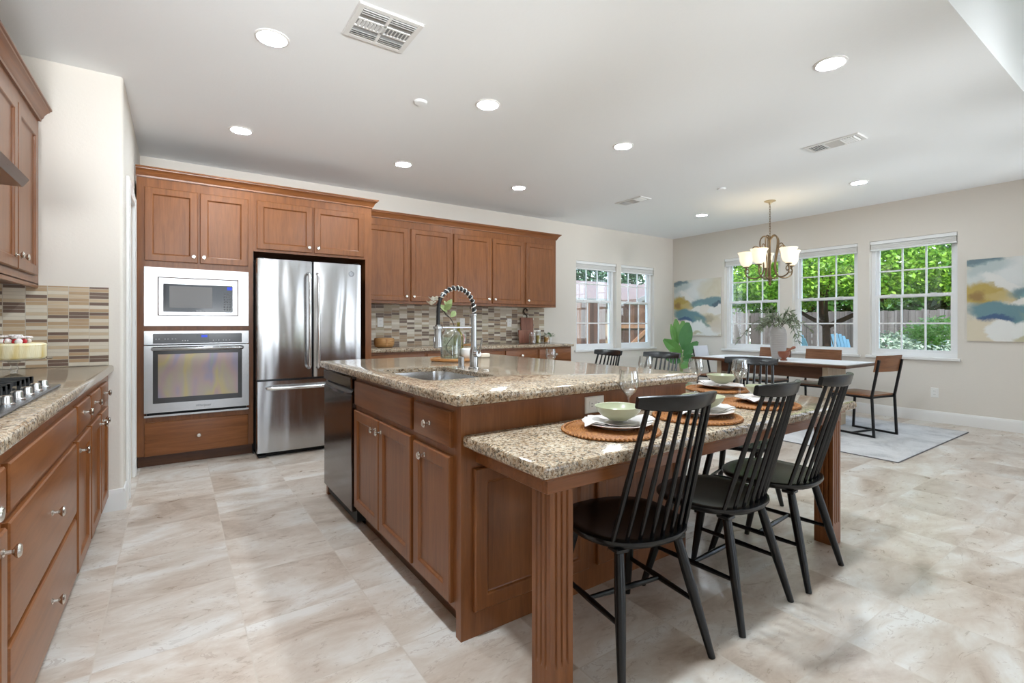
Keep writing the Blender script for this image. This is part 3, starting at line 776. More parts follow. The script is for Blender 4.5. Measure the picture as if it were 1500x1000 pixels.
# uppers
UX = -.664
t = thing('wall_cabinet', 'cherry double door upper cabinet at left beside the range hood', 'cabinet', (-.8, 3.4, 1.40))
g = G(); g.box(XL+.003, UX, 2.70, YS-.003, 1.405, 2.3695); g.box(UX-.02, UX, 2.70, YS-.003, 1.385, 1.41); obj('body', g, WZ, t, True, ang=0)
cab_door(t, '+x', UX, 2.99, 3.395, 1.45, 2.288, (3.35, 1.515)); cab_door(t, '+x', UX, 3.41, 3.83, 1.45, 2.288, (3.455, 1.515))
t = thing('wall_cabinet', 'cherry upper cabinet above the range hood at the left frame edge', 'cabinet', (-.8, 2.2, 1.80))
g = G(); g.box(XL+.003, UX, 1.74, 2.699, 1.80, 2.3695); obj('body', g, WZ, t, True, ang=0)
cab_door(t, '+x', UX, 1.76, 2.21, 1.82, 2.288, (2.17, 1.87)); cab_door(t, '+x', UX, 2.22, 2.68, 1.82, 2.288, (2.26, 1.87))
crown([((UX, 1.74, 2.37), (1, 0, 0)), ((UX, YS-.003, 2.37), (1, 0, 0))], WY, 'crown_moulding', 'crown moulding over the left wall upper cabinets at top left corner')
hoodm = steel_mat('hood_steel_painted_reflection', (.33, .24, .19), .3, 'y')  # brown reflection on the stainless steel put into its base colour
h = thing('range_hood', 'slim steel range hood with painted brown reflection under the left wall cabinets', 'range hood', (-.7, 2.2, 1.705))
g = G()
g.rings([[Vector(p) for p in ((XL+.004, y, 1.705), (-.487, y, 1.705), (-.468, y, 1.735), (-.50, y, 1.75), (-.60, y, 1.798), (XL+.004, y, 1.798))] for y in (1.745, 2.635)])
obj('canopy', g, hoodm, h, True, ang=15)
g = G()
for y in (2.0, 2.35): g.box(-.86, -.56, y-.14, y+.14, 1.699, 1.706, .003)
obj('filter_grille', g, greym, h, True)
for y in (1.83, 2.56):
    g = G(); g.lathe([(0, -.004), (.028, -.004), (.028, .0)], c=(-.62, y, 1.705), seg=16); obj('hood_light', g, trimp, h, True)

# cooktop
ct = thing('gas_cooktop', 'stainless and black gas cooktop with grates and knobs on left counter', 'cooktop', (-.64, 2.20, .918))
cookm = mat('cooktop_enamel', (.10, .10, .105), .22, .5)
g = G(); g.box(-.905, -.385, 1.74, 2.70, .918, .929, .004); obj('tray', g, cookm, ct, True)
iron = mat('cast_iron', (.03, .03, .03), .5)
for bx_, by_, r in ((-.78, 1.95, .055), (-.53, 1.95, .045), (-.67, 2.2, .065), (-.78, 2.47, .045), (-.53, 2.47, .055)):
    g = G(); g.lathe([(0, 0), (r, 0), (r, .008), (r*.72, .012), (r*.72, .020), (0, .022)], c=(bx_, by_, .929), seg=20); obj('burner', g, iron, ct, True)
for y0, y1 in ((1.78, 2.07), (2.075, 2.355), (2.36, 2.66)):
    g = G(); z = .966
    g.box(-.880, -.868, y0, y1, z-.012, z); g.box(-.482, -.470, y0, y1, z-.012, z); g.box(-.88, -.47, y0, y0+.011, z-.012, z); g.box(-.88, -.47, y1-.011, y1, z-.012, z)
    for k in range(1, 5):
        y = y0+(y1-y0)*k/5
        g.box(-.88, -.72, y-.005, y+.005, z-.012, z+.004); g.box(-.62, -.455, y-.005, y+.005, z-.012, z+.004)
        g.box(-.462, -.452, y-.005, y+.005, z-.028, z+.004)
    for x in (-.876, -.474):
        for y in (y0+.006, y1-.006): g.box(x-.006, x+.006, y-.006, y+.006, .929, z-.01)
    obj('grate', g, iron, ct, True, ang=0)
for k in range(5):
    g = G(); g.lathe([(.021, 0), (.021, .004), (.017, .008), (.0155, .026), (.012, .030), (0, .031)], c=(-.418, 2.06+k*.125, .929), seg=20); obj('control_knob', g, chrome, ct, True)

# cake on its stand
cs = thing('cake_stand', 'clear glass pedestal cake stand behind the cooktop', 'cake stand', (-.625, 3.22, .918))
g = G(); g.lathe([(0, 0), (.062, 0), (.064, .004), (.04, .012), (.014, .022), (.011, .035), (.016, .048), (.012, .062), (.022, .078), (.10, .086), (.132, .088), (.134, .094), (.10, .094), (0, .094)], seg=36); obj('plate_and_foot', g, cup_m, cs)
ck = thing('cake', 'round yellow cream cake with red berries on a glass stand', 'cake', (-.625, 3.22, 1.0125))
crm = mat('yellow_cream', (.78, .64, .30), .6); q = N(crm); q.bump(q.noise(q.coord((40, 40, 8)), 1, 3, .6), .5, .01); q.color(q.ramp(q.noise(q.coord((30, 30, 5)), 1, 2, .5), [(.35, (.72, .55, .20)), (.65, (.84, .76, .52))]))
prof = [(0, 0), (.106, 0), (.112, .01)]
g = G(); g.lathe([(0, 0), (.108, 0), (.113, .008), (.112, .055), (.114, .062), (.108, .070), (.098, .072), (0, .070)], seg=48); obj('cake_body', g, crm, ck)
berry = mat('red_berry', (.45, .02, .03), .25); petal = mat('white_sugar_flower', (.80, .74, .72), .6); leafg = mat('mint_leaf', (.05, .16, .03), .5)
for k in range(16):
    a = rng.uniform(0, 2*PI); r = rng.uniform(.02, .095)
    g = G(); g.sphere((r*math.cos(a), r*math.sin(a), .08), rng.uniform(.010, .015), 10, 7); obj('berry', g, berry if k % 3 else petal, ck)
for k in range(7):
    a = rng.uniform(0, 2*PI); r = rng.uniform(.0, .05)
    g = G()
    for j in range(6):
        b = j*PI/3; g.sphere((r*math.cos(a)+.013*math.cos(b), r*math.sin(a)+.013*math.sin(b), .098+.004*(k % 3)), .010, 8, 6, (1, 1, .6))
    obj('sugar_flower', g, petal, ck)
# ================================================================== ISLAND
IX = .865                      # face frame plane of the island's door side
ISK = (.925, 1.305, 2.0, 2.62) # sink cut-out
def island_unit(name, y0, y1, label, cat='cabinet', hollow=False):
    t = thing(name, label, cat, (1.16, (y0+y1)/2, 0))
    g = G()
    if hollow:
        g.box(IX, IX+.02, y0, y1, .1, .874); g.box(IX+.02, 1.46, y0, y0+.018, .1, .874); g.box(IX+.02, 1.46, y1-.018, y1, .1, .874); g.box(IX+.02, 1.46, y0+.018, y1-.018, .1, .118)
    else: g.box(IX, 1.46, y0, y1, .1, .874)
    obj('body', g, WZ, t, True, ang=0)
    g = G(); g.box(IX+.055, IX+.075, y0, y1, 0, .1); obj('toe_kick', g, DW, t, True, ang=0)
    return t
t = island_unit('drawer_cabinet', 1.622, 1.995, 'dark cherry island cabinet with one drawer over one door at the near corner')
cab_door(t, '-x', IX, 1.640, 1.980, .706, .842, (1.81, .774), 'drawer')
cab_door(t, '-x', IX, 1.640, 1.980, .122, .672, (1.86, .635))
t = island_unit('sink_cabinet', 1.996, 2.842, 'dark cherry island sink cabinet with two doors and a false front', hollow=True)
cab_door(t, '-x', IX, 2.012, 2.828, .710, .850, None, 'drawer', None, 'false_front')
cab_door(t, '-x', IX, 2.012, 2.413, .122, .682, (2.378, .632)); cab_door(t, '-x', IX, 2.423, 2.828, .122, .682, (2.458, .632))
# dishwasher
dw = thing('dishwasher', 'dark glossy stainless dishwasher at the far end of the island', 'dishwasher', (1.16, 3.165, 0))
g = G(); g.box(IX+.005, 1.46, 2.846, 3.482, .02, .870); obj('tub', g, black, dw, True, ang=0)
M = frame((IX, 0, 0), '-x')
g = G(); g.panel(M, -3.478, -2.850, .085, .765, [(0, .022), (.004, .026)], -.004); dd = obj('door', g, steeld, dw, True)
g = G(); g.panel(M, -3.478, -2.850, .800, .866, [(0, .024), (.005, .030)], -.004); obj('control_panel', g, steeld, dw, True)
g = G(); g.rings([[M @ Vector((u, v, n)) for v, n in ((.766, .0), (.766, .030-.010*abs(2*k/12-1)), (.750+.022*(2*k/12-1)**2, .036-.012*abs(2*k/12-1)), (.790, .012), (.799, .0))] for k in range(13) for u in (-3.47+.612*k/12,)]); obj('pocket_handle', g, steeld, dd, True)
g = G(); g.panel(M, -3.478, -2.85, .0, .08, [(0, -.05)], -.06); obj('kick_plate', g, black, dw, True, ang=0)
# end panels and seating side of the island
ip = thing('island_end_panel', 'dark cherry raised-panel end of the island facing the lower table', 'island panel', (1.53, 1.60, 0))
g = G(); g.box(IX, 2.20, 1.582, 1.6215, 0, .874); obj('end_board', g, WZ, ip, True, ang=0)
for a, b in ((.915, 1.495), (1.548, 2.14)):
    g = G(); g.panel(frame((0, 1.582, 0), '-y'), a, b, .10, .634, DOOR); obj('raised_panel', g, WZ, ip, True, ang=20)
ib = thing('island_back_cabinet', 'cherry panelled back of the island facing the far chairs', 'island panel', (1.83, 2.5, 0))
g = G(); g.box(1.462, 2.20, 1.622, 3.482, 0, .874); obj('carcass', g, WZ, ib, True, ang=0)
for a, b in ((1.70, 2.26), (2.31, 2.87), (2.92, 3.46)):
    g = G(); g.panel(frame((2.20, 0, 0), '+x'), a, b, .10, .634, DOOR); obj('raised_panel', g, WZ, ib, True, ang=20)
g = G(); g.box(IX, 2.20, 3.4835, 3.522, 0, .874); single('island_side_panel', g, WZ, 'cherry end board of the island beyond the dishwasher', 'island panel', loc=(1.53, 3.5, 0), ang=0)
g = G(); g.box(IX-.004, 2.205, 1.575, 1.582, .862, .8745); obj('top_moulding', g, WX, ip, True, ang=0)
outlet(frame((1.54, 1.582, .815), '-y'), 'white double outlet set sideways on the island end above the lower table', .115, .074, horiz=True)

def round_rect(x0, x1, y0, y1, r, n=5):
    out = []
    for cx, cy_, a0 in ((x1-r, y1-r, 0), (x0+r, y1-r, 90), (x0+r, y0+r, 180), (x1-r, y0+r, 270)):
        for k in range(n+1): a = R(a0+90*k/n); out.append((cx+r*math.cos(a), cy_+r*math.sin(a)))
    return out
def slab(outer, inner, z0, z1, b):
    """bull-nosed slab, optional hole; outer/inner matching counter-clockwise loops with equal counts"""
    g = G()
    def inset(poly, d):
        n = len(poly); out = []
        for i in range(n):
            p0, p, p1 = Vector(poly[i-1]), Vector(poly[i]), Vector(poly[(i+1) % n])
            e = (p1-p0).normalized(); nn = Vector((-e.y, e.x)); out.append(p+nn*d)
        return out
    prof = [(b, z0), (b*.3, z0+b*.3), (0, z0+b), (0, z1-b), (b*.3, z1-b*.3), (b, z1)]
    rings = [[Vector((*p, z)) for p in inset(outer, d)] for d, z in prof]
    if inner is None: return g.rings(rings)
    wide = inset(inner, -.022)
    hole = [[Vector((*p, z1)) for p in inner], [Vector((*p, z1-.022)) for p in inner], [Vector((*p, z1-.022)) for p in wide], [Vector((*p, z0)) for p in wide]]
    return g.rings(rings + hole + [rings[0]], True, False, False)
outer = round_rect(.818, 2.238, 1.528, 3.552, .02)
inner = round_rect(*ISK, .07)
g = slab(outer, inner, .876, .92, .013)
single('island_countertop', g, granite, 'speckled granite slab on top of the island with an undermount sink cut-out', 'countertop', loc=(1.53, 2.54, .876), ang=40)
# sink
sk = thing('kitchen_sink', 'undermount stainless steel sink in the island top', 'sink', (1.147, 2.32, .69))
def rr(x0, x1, y0, y1, r, z): return [Vector((a, b, z)) for a, b in round_rect(x0, x1, y0, y1, r)]
a, b_, c_, d_ = ISK
g = G(); g.rings([rr(a-.018, b_+.018, c_-.018, d_+.018, .085, .8972), rr(a-.002, b_+.002, c_-.002, d_+.002, .07, .8972), rr(a+.012, b_-.012, c_+.012, d_-.012, .065, .70), rr(a+.05, b_-.05, c_+.05, d_-.05, .04, .69)], True, False, True)
obj('basin', g, sinkst, sk, True, ang=40)
g = G(); g.lathe([(0, .0005), (.040, .0005), (.042, .003), (.03, .002), (.0, .002)], c=(1.147, 2.32, .69), seg=24); obj('drain', g, chrome, sk, True)
# faucet
FXc, FYc = 1.395, 2.40
fa = thing('kitchen_faucet', 'tall stainless spring pull-down faucet behind the island sink', 'faucet', (FXc, FYc, .92))
g = G(); g.lathe([(0, 0), (.031, 0), (.031, .006), (.024, .012), (.024, .10), (.019, .115), (.0165, .13), (.0165, .30), (.019, .302), (.019, .312), (.0, .314)], seg=24); obj('post', g, steel, fa)
g = G(); g.cyl((0, -.02, .085), (0, -.055, .088), .018, .016, 16); obj('valve', g, steel, fa)
g = G(); g.tube([(0, -.05, .09), (.008, -.066, .13), (.012, -.072, .175)], [.007, .006, .005], 10); obj('lever', g, steel, fa)
arc = [Vector((-.111+.111*math.cos(a), 0, .335+.118*math.sin(a))) for a in [R(x) for x in range(0, 181, 9)]]
hose = [Vector((0, 0, .30))] + arc + [Vector((-.223, 0, .30)), Vector((-.224, 0, .24))]
g = G(); g.tube(hose, .0105, 10); obj('hose', g, blackp, fa)
g = G(); path = bez(hose[:19], 3); L = len(path); turns = 13; pts = []
for i in range(turns*12+1):
    f = i/(turns*12)*(L-1); k = min(int(f), L-2); p = path[k].lerp(path[k+1], f-k); t_ = (path[k+1]-path[k]).normalized()
    u = Vector((0, 1, 0)); w = t_.cross(u); an = i/12*2*PI
    pts.append(p + (u*math.cos(an)+w*math.sin(an))*.0128)
g.tube(pts, .0040, 6); obj('spring', g, chrome, fa)
g = G(); g.tube([(0, 0, .235), (-.224, 0, .235)], .0045, 10); g.lathe([(.021, -.006), (.026, -.006), (.026, .006), (.021, .006)], c=(-.224, 0, .235), seg=20, closed=True); obj('holder_arm', g, steel, fa)
g = G(); g.lathe([(0, .25), (.015, .25), (.019, .235), (.019, .19), (.024, .15), (.025, .13), (.021, .125), (0, .125)], c=(-.224, 0, 0), seg=20); g.box(-.252, -.243, -.007, .007, .155, .185, .003); obj('spray_head', g, steel, fa)
g = G(); g.lathe([(0, 0), (.021, 0), (.021, .006), (.018, .008), (.018, .060), (.014, .064), (0, .064)], seg=20)
o = single('soap_dispenser', g, steel, 'short stainless cylinder cap beside the faucet on granite', 'soap dispenser'); o.location = (1.385, 2.53, .92)
g = G(); g.lathe([(0, 0), (.022, 0), (.022, .005), (.012, .009), (0, .009)], seg=20)
o = single('disposal_button', g, nickel, 'small round metal button on granite right of the faucet', 'button'); o.location = (1.40, 2.28, .92)

# tray with vases on the island
TX, TY = 1.60, 3.04
g = G(); g.lathe([(0, 0), (.150, 0), (.158, .006), (.158, .018), (.150, .020), (.146, .012), (0, .012)], seg=48)
o = single('round_tray', g, acacia, 'round wooden tray holding glass vase on the island', 'tray'); o.location = (TX, TY, .92)
jv = thing('glass_vase', 'wide clear glass jar vase with water and a branch, on wooden tray', 'vase', (TX-.035, TY-.03, .9325))
g = G(); g.lathe([(0, 0), (.064, 0), (.070, .008), (.071, .16), (.062, .185), (.045, .20), (.043, .225), (.049, .232), (.046, .232), (.040, .224), (.041, .20), (.058, .183), (.067, .16), (.066, .010), (0, .008)], seg=36); obj('jar', g, jar_m, jv)
wat = glass_mat('vase_water', (.88, .93, .90), .6)
g = G(); g.lathe([(0, .0085), (.0655, .0105), (.0665, .15), (0, .15)], seg=32); obj('water', g, wat, jv)
stemm = mat('dark_stem', (.06, .045, .03), .6); flow = mat('white_blossom', (.82, .82, .76), .6); grl = leaf_mat('young_leaf', (.20, .28, .10), (.42, .48, .22))
br = thing('flower_branch', 'blossom branch with pale green leaves standing in the glass jar vase', 'flower branch', (TX-.035, TY-.03, .945))
main = bez([(.03, 0, .0), (-.03, .01, .07), (.03, .0, .17), (.012, .0, .25), (-.035, .02, .31), (-.098, .060, .385)], 5)
g = G(); g.tube(main, .003, 7); g.tube(bez([(-.0, 0, .27), (-.035, .015, .30), (-.03, .02, .36)], 5), .0022, 6); obj('stem', g, stemm, br)
def leaf_geo(g, base, d, L, w, nrm=(0, 0, 1), curl=.15, seg=4, rnd=.8):
    base = Vector(base); d = Vector(d).normalized(); nrm = Vector(nrm); s = d.cross(nrm)
    if s.length < 1e-3: s = d.cross(Vector((1, 0, 0)))
    s.normalize(); up = s.cross(d).normalized()
    A = []; 
    for i in range(seg+1):
        f = i/seg; wd = w*math.sin(PI*min(.97, max(.03, f)))**rnd
        c0 = base + d*L*f - up*curl*L*f*f
        A.append((g.bm.verts.new(c0-s*wd/2+up*wd*.12), g.bm.verts.new(c0), g.bm.verts.new(c0+s*wd/2+up*wd*.12)))
    for i in range(seg):
        for k in (0, 1): g.bm.faces.new((A[i][k], A[i][k+1], A[i+1][k+1], A[i+1][k]))
for k, (p, d) in enumerate((((-.03, 0, .31), (-.2, .3, .5)), ((-.032, .015, .34), (.4, -.2, .6)), ((-.03, .02, .36), (.2, .3, .2)), ((0, 0, .28), (.5, .2, .4)), ((-.05, 0, .33), (.2, -.6, .3)))):
    g = G(); leaf_geo(g, p, d, .075, .042, (0, -1, .3)); obj('leaf', g, grl, br, ang=0)
for p in ((-.100, .062, .388), (-.080, .045, .392), (-.112, .07, .36)):
    g = G()
    for j in range(6): leaf_geo(g, p, (math.cos(j*PI/3), math.sin(j*PI/3), .5), .048, .036, (0, 0, 1), -.2, 3)
    obj('blossom', g, flow, br, ang=0)
g = G(); g.lathe([(0, 0), (.033, 0), (.036, .006), (.036, .15), (.030, .17), (.012, .195), (.011, .25), (.014, .255), (.011, .255), (.009, .25), (.010, .195), (.028, .168), (.033, .15), (.032, .008), (0, .007)], seg=24)
o = single('glass_bottle', g, olive_m, 'tall greenish glass bottle behind the jar vase on the tray', 'bottle'); o.location = (TX+.062, TY+.035, .9325)
g = G(); g.lathe([(0, 0), (.028, 0), (.045, .02), (.050, .045), (.046, .068), (.040, .074), (.037, .070), (.042, .045), (.0, .01)], seg=28)
wcer = mat('white_ceramic', (.80, .79, .77), .3)
o = single('ceramic_jar', g, wcer, 'small round white ceramic jar on the tray beside the faucet post', 'jar'); o.location = (TX+.075, TY-.075, .9325)
g = G(); g.box(-.04, .04, -.03, .03, 0, .03, .006, 2)
o = single('folded_cloth', g, cloth_mat('cream_cloth', (.74, .66, .55)), 'small folded cream cloth on granite behind the faucet', 'cloth'); o.location = (1.96, 3.22, .92)

# ================================================================== LOWER TABLE (granite eating bar wrapping the island)
TZ = .762
lt = thing('eating_table', 'lower granite-topped eating table wrapping around the island with cherry legs', 'table', (2.0, 1.35, 0))
P_ = [(.872, 1.098), (3.005, 1.098), (3.005, 3.50), (2.206, 3.50), (2.206, 1.578), (.872, 1.578)]
g = G()
bz = .013
def off(d):
    return [(.872+d, 1.098+d), (3.005-d, 1.098+d), (3.005-d, 3.50-d), (2.206, 3.50-d), (2.206, 1.578), (.872+d, 1.578)]
g.rings([[Vector((*p, z)) for p in off(d)] for d, z in ((bz, TZ-.044), (bz*.3, TZ-.044+bz*.3), (0, TZ-.044+bz), (0, TZ-bz), (bz*.3, TZ-bz*.3), (bz, TZ))])
obj('granite_top', g, granite, lt, True, ang=40)
g = G()
g.box(.925, 2.95, 1.150, 1.172, .655, TZ-.045, .002); g.box(.925, .947, 1.172, 1.578, .655, TZ-.045, .002); g.box(2.93, 2.952, 1.172, 3.45, .655, TZ-.045, .002); g.box(2.21, 2.93, 3.43, 3.452, .655, TZ-.045, .002)
g.box(.91, 2.965, 1.135, 1.150, TZ-.062, TZ-.045, .003); g.box(.91, .925, 1.150, 1.578, TZ-.062, TZ-.045, .003)
obj('apron', g, WX, lt, True, ang=0)
def leg(x0, y0):
    w = .092; h = TZ-.046; g = G()
    n = 3; fl = .011; gap = (w-2*.018-n*fl)/(n-1); dp = .006
    # square section with three flutes on each face
    def sect(flute):
        side = [(0, 0)]
        for k in range(n):
            a = .018+k*(fl+gap)
            side += [(a, 0), (a+fl*.25, dp if flute else 0), (a+fl*.75, dp if flute else 0), (a+fl, 0)]
        out = []
        for (ox, oy), (dx, dy) in (((0, 0), (1, 0)), ((w, 0), (0, 1)), ((w, w), (-1, 0)), ((0, w), (0, -1))):
            for s, d in side: out.append((x0+ox+dx*s-dy*d, y0+oy+dy*s+dx*d))
        return out
    r = [(0, False), (.11, False), (.125, True), (h-.06, True), (h-.045, False), (h, False)]
    g.rings([[Vector((a, b, z)) for a, b in sect(f)] for z, f in r])
    obj('leg', g, WZ, lt, True, ang=25)
for x0, y0 in ((.938, 1.153), (2.858, 1.153), (2.858, 3.355)): leg(x0, y0)

# ================================================================== SPINDLE CHAIRS
def make_chair(label, grp):
    t = thing('spindle_chair', label, 'chair', group=grp)
    sz = .445
    # seat: D-shaped, dished
    n = 40; ring = []
    for k in range(n):
        a = 2*PI*k/n; c_, s_ = math.cos(a), math.sin(a)
        ex = .62 if s_ > 0 else .85
        x = .222*math.copysign(abs(c_)**ex, c_); y = (.205 if s_ > 0 else .212)*math.copysign(abs(s_)**(.62 if s_ > 0 else .9), s_)
        if s_ > 0: y += .012*math.cos(x/.222*PI)   # waved front edge
        x *= 1+.05*max(0, y/.2)
        ring.append((x, y))
    g = G()
    def rg(f, z, dish=0): return [Vector((x*f, y*f, z)) for x, y in ring]
    g.rings([rg(.80, sz-.034), rg(.955, sz-.026), rg(1.0, sz-.012), rg(.995, sz-.003), rg(.96, sz), rg(.80, sz-.006), rg(.5, sz-.013), rg(.2, sz-.014)])
    obj('seat', g, blackp, t, ang=60)
    feet = {}; tops = {}
    for sx in (-1, 1):
        for sy in (-1, 1):
            p1 = Vector((sx*.197, .222 if sy > 0 else -.238, 0)); p0 = Vector((sx*.128, .115 if sy > 0 else -.135, sz-.03))
            feet[sx, sy], tops[sx, sy] = p1, p0
            g = G(); m_ = p0.lerp(p1, .55); g.tube([p0, p0.lerp(p1, .3), m_, p1], [.0165, .019, .018, .0125], 12); obj('leg', g, blackp, t)
    at_ = lambda sx, sy, f: tops[sx, sy].lerp(feet[sx, sy], f)
    for sx in (-1, 1):
        g = G(); a, b = at_(sx, -1, .56), at_(sx, 1, .56); g.tube([a, a.lerp(b, .5), b], [.008, .0115, .008], 10); obj('stretcher', g, blackp, t)
    g = G(); a = at_(-1, -1, .56).lerp(at_(-1, 1, .56), .5); b = at_(1, -1, .56).lerp(at_(1, 1, .56), .5); g.tube([a, a.lerp(b, .5), b], [.008, .0115, .008], 10); obj('cross_stretcher', g, blackp, t)
    for sx in (-1, 1):
        g = G(); g.box(sx*.128-.026, sx*.128+.026, -.16, -.105, sz-.048, sz-.030, .004); obj('leg_block', g, blackp, t)
    # crest rail: curved, deeper in the middle
    cz = .922
    def crest_c(f):  # f -1..1
        x = .166*f; y = -.318 + .045*f*f*1.0; return x, y
    g = G(); rings = []
    for k in range(-8, 9):
        f = k/8; x, y = crest_c(f); th = .0125*(1-.25*f*f); hh = .027*(1-.28*abs(f)**3); zc = cz+.004*f*f
        ln = .12
        sl = Vector((-.19*f, 1, 0)).normalized()
        c0 = Vector((x, y, zc))
        sec = [(-th, -hh*.8), (-th*.5, -hh), (th*.5, -hh), (th, -hh*.8), (th, hh*.8), (th*.5, hh), (-th*.5, hh), (-th, hh*.8)]
        rings.append([c0 + sl*(a-.25*b) + Vector((0, 0, b)) for a, b in sec])
    g.rings(rings); obj('crest_rail', g, blackp, t, ang=50)
    for k in range(8):
        f = (k-3.5)/3.5
        xb = .163*f; yb_ = -.178+.035*f*f
        xt, yt = crest_c(.80*f)
        r = .0098 if abs(f) == 1 else .0078
        p0 = Vector((xb, yb_, sz-.012)); p1 = Vector((xt, yt+.006, cz-.018)); g = G(); g.tube([p0, p0.lerp(p1, .4), p1], [r*.85, r*1.12, r*.8], 8); obj('spindle', g, blackp, t)
    return t
ch = make_chair('black spindle-back chair nearest the camera, beside the near table leg', 'black spindle chairs at the eating table')
ch.location = (1.395, 1.275, 0); ch.rotation_euler = (0, 0, R(-9))
dup(ch, (1.937, 1.255, 0), 2, 'black spindle-back chair in the middle of the three along the near table edge')
dup(ch, (2.452, 1.262, 0), 4, 'black spindle-back chair beside the far fluted leg, third along near table edge')
dup(ch, (2.944, 1.722, 0), 106, 'black spindle-back chair on the far table side, standing before the dining table')
dup(ch, (2.985, 2.54, 0), 97, 'black spindle-back chair on the far table side, in front of the big-leaf plant')
dup(ch, (2.88, 3.08, 0), 88, 'black spindle-back chair on far table side, seen below the back wall windows')

# ================================================================== PLACE SETTINGS
rat = mat('rattan_orange', (.38, .145, .035), .6); q = N(rat)
q.color(q.ramp(q.noise(q.coord(), 130, 3, .6), [(.3, (.17, .055, .012)), (.55, (.36, .14, .032)), (.8, (.50, .23, .065))])); q.bump(q.noise(q.coord(), 160, 2, .5), .5, .003)
plm = mat('blush_stoneware', (.66, .58, .53), .35); bowlm = mat('sage_green_glaze', (.40, .41, .27), .28); napm = cloth_mat('white_linen', (.64, .595, .57), .9, 300, .25)
def make_mat():
    g = G(); rr_ = .186; nb = 0
    prof = [(0, 0), (rr_-.01, 0)]
    g.lathe([(0, .001), (rr_-.006, .001), (rr_-.006, .004), (.0, .004)], seg=64)
    obj_ = None
    t = thing('woven_placemat', 'x', 'placemat', group='round woven placemats')
    # spiral coil plus a braided rim
    pts = []; turns = 15
    for i in range(turns*40+1):
        a = i/40*2*PI; r = .006+(rr_-.018)*i/(turns*40); pts.append((r*math.cos(a), r*math.sin(a), .0055))
    g.tube(pts, .0052, 5)
    obj('woven_disc', g, rat, t)
    g = G(); nn = 72
    for k in range(nn):
        a = 2*PI*k/nn; c = Vector((math.cos(a), math.sin(a), 0)); tn = Vector((-math.sin(a), math.cos(a), 0)); ctr = c*(rr_-.006)+Vector((0, 0, .007))
        g.tube([ctr-tn*.010-c*.006-Vector((0, 0, .002)), ctr+Vector((0, 0, .002)), ctr+tn*.010+c*.006-Vector((0, 0, .002))], [.004, .0062, .004], 6)
    obj('braided_rim', g, rat, t)
    return t
def make_plate(label):
    g = G(); g.lathe([(0, .002), (.06, .002), (.064, 0), (.068, .002), (.075, .006), (.118, .020), (.132, .0225), (.133, .0245), (.118, .0235), (.078, .0105), (0, .008)], seg=48)
    return single('dinner_plate', g, plm, label, 'plate', group='stoneware dinner plates')
def make_bowl(label):
    g = G(); g.lathe([(0, .003), (.030, .003), (.032, 0), (.037, .001), (.041, .005), (.064, .017), (.081, .034), (.089, .051), (.0905, .053), (.087, .052), (.078, .035), (.060, .019), (.0, .008)], seg=44)
    return single('sage_bowl', g, bowlm, label, 'bowl', group='sage green bowls')
def make_napkin(label, seed):
    r_ = random.Random(seed); g = G(); n = 18; m_ = 12; V = []
    for layer in range(2):
        top = []
        for i in range(n+1):
            row = []
            for j in range(m_+1):
                u = i/n*2-1; v = j/m_*2-1
                x = u*.128; y = v*.066*(1-.1*u)+.02*math.sin(u*2)
                r = math.hypot(x, y)
                z = .0262-.0165*min(1, max(0, (.118-r)/.05))+.0025*math.sin(x*70+layer*2+seed)*math.sin(y*45)+.0035*layer+max(0, .002*math.cos(x*160+y*40))
                if r > .135: z -= (r-.135)*.5
                row.append(Vector((x+.012*layer, y+.014*layer*(1+u), max(z+.004, .012+.003*layer))))
            top.append(row)
        vs_ = [[g.bm.verts.new(p) for p in row] for row in top]
        vb = [[g.bm.verts.new(p-Vector((0, 0, .0022))) for p in row] for row in top]
        for i in range(n):
            for j in range(m_):
                g.bm.faces.new((vs_[i][j], vs_[i+1][j], vs_[i+1][j+1], vs_[i][j+1])); g.bm.faces.new((vb[i][j], vb[i][j+1], vb[i+1][j+1], vb[i+1][j]))
        for i in range(n):
            g.bm.faces.new((vs_[i][0], vb[i][0], vb[i+1][0], vs_[i+1][0])); g.bm.faces.new((vs_[i+1][m_], vb[i+1][m_], vb[i][m_], vs_[i][m_]))
        for j in range(m_):
            g.bm.faces.new((vs_[0][j+1], vb[0][j+1], vb[0][j], vs_[0][j])); g.bm.faces.new((vs_[n][j], vb[n][j], vb[n][j+1], vs_[n][j+1]))
    return single('linen_napkin', g, napm, label, 'napkin', group='white linen napkins', ang=60)
SET = [(1.375, 1.325, -25, 'front setting behind the nearest chair'), (1.885, 1.300, -15, 'second setting, behind the middle chair'), (2.445, 1.325, -5, 'third setting near the far leg'), (2.79, 1.778, 70, 'corner setting facing the dining table')]
m0 = make_mat(); p0_ = make_plate('x'); b0 = make_bowl('x')
for i, (x, y, rz, wh) in enumerate(SET):
    for src, nm, dz in ((m0, 'round orange woven placemat under the ', 0), (p0_, 'blush stoneware plate of the ', .0115), (b0, 'sage green bowl on the ', .0415)):
        o = src if i == 0 else dup(src, (0, 0, 0))
        dx, dy = (0, 0) if dz == 0 else ((.030, -.004) if dz < .02 else (.036, -.008))
        o.location = (x+dx, y+dy, TZ+.0005+dz); o['label'] = nm+wh
    o = make_napkin('white linen napkin draped over the plate of the '+wh, i+1); o.location = (x+.034, y-.008, TZ+.0115); o.rotation_euler = (0, 0, R(rz-18))
def make_glass(label):
    g = G(); g.lathe([(0, 0), (.034, 0), (.035, .0015), (.012, .006), (.0045, .012), (.0036, .05), (.0042, .085), (.010, .095), (.030, .113), (.0435, .140), (.044, .160), (.037, .205), (.0358, .205), (.0428, .160), (.0423, .141), (.029, .1148), (.009, .098), (0, .096)], seg=32)
    return single('wine_glass', g, cup_m, label, 'wine glass', group='stemmed wine glasses')
gl = make_glass('wine glass right behind the nearest sage bowl, below the island edge')
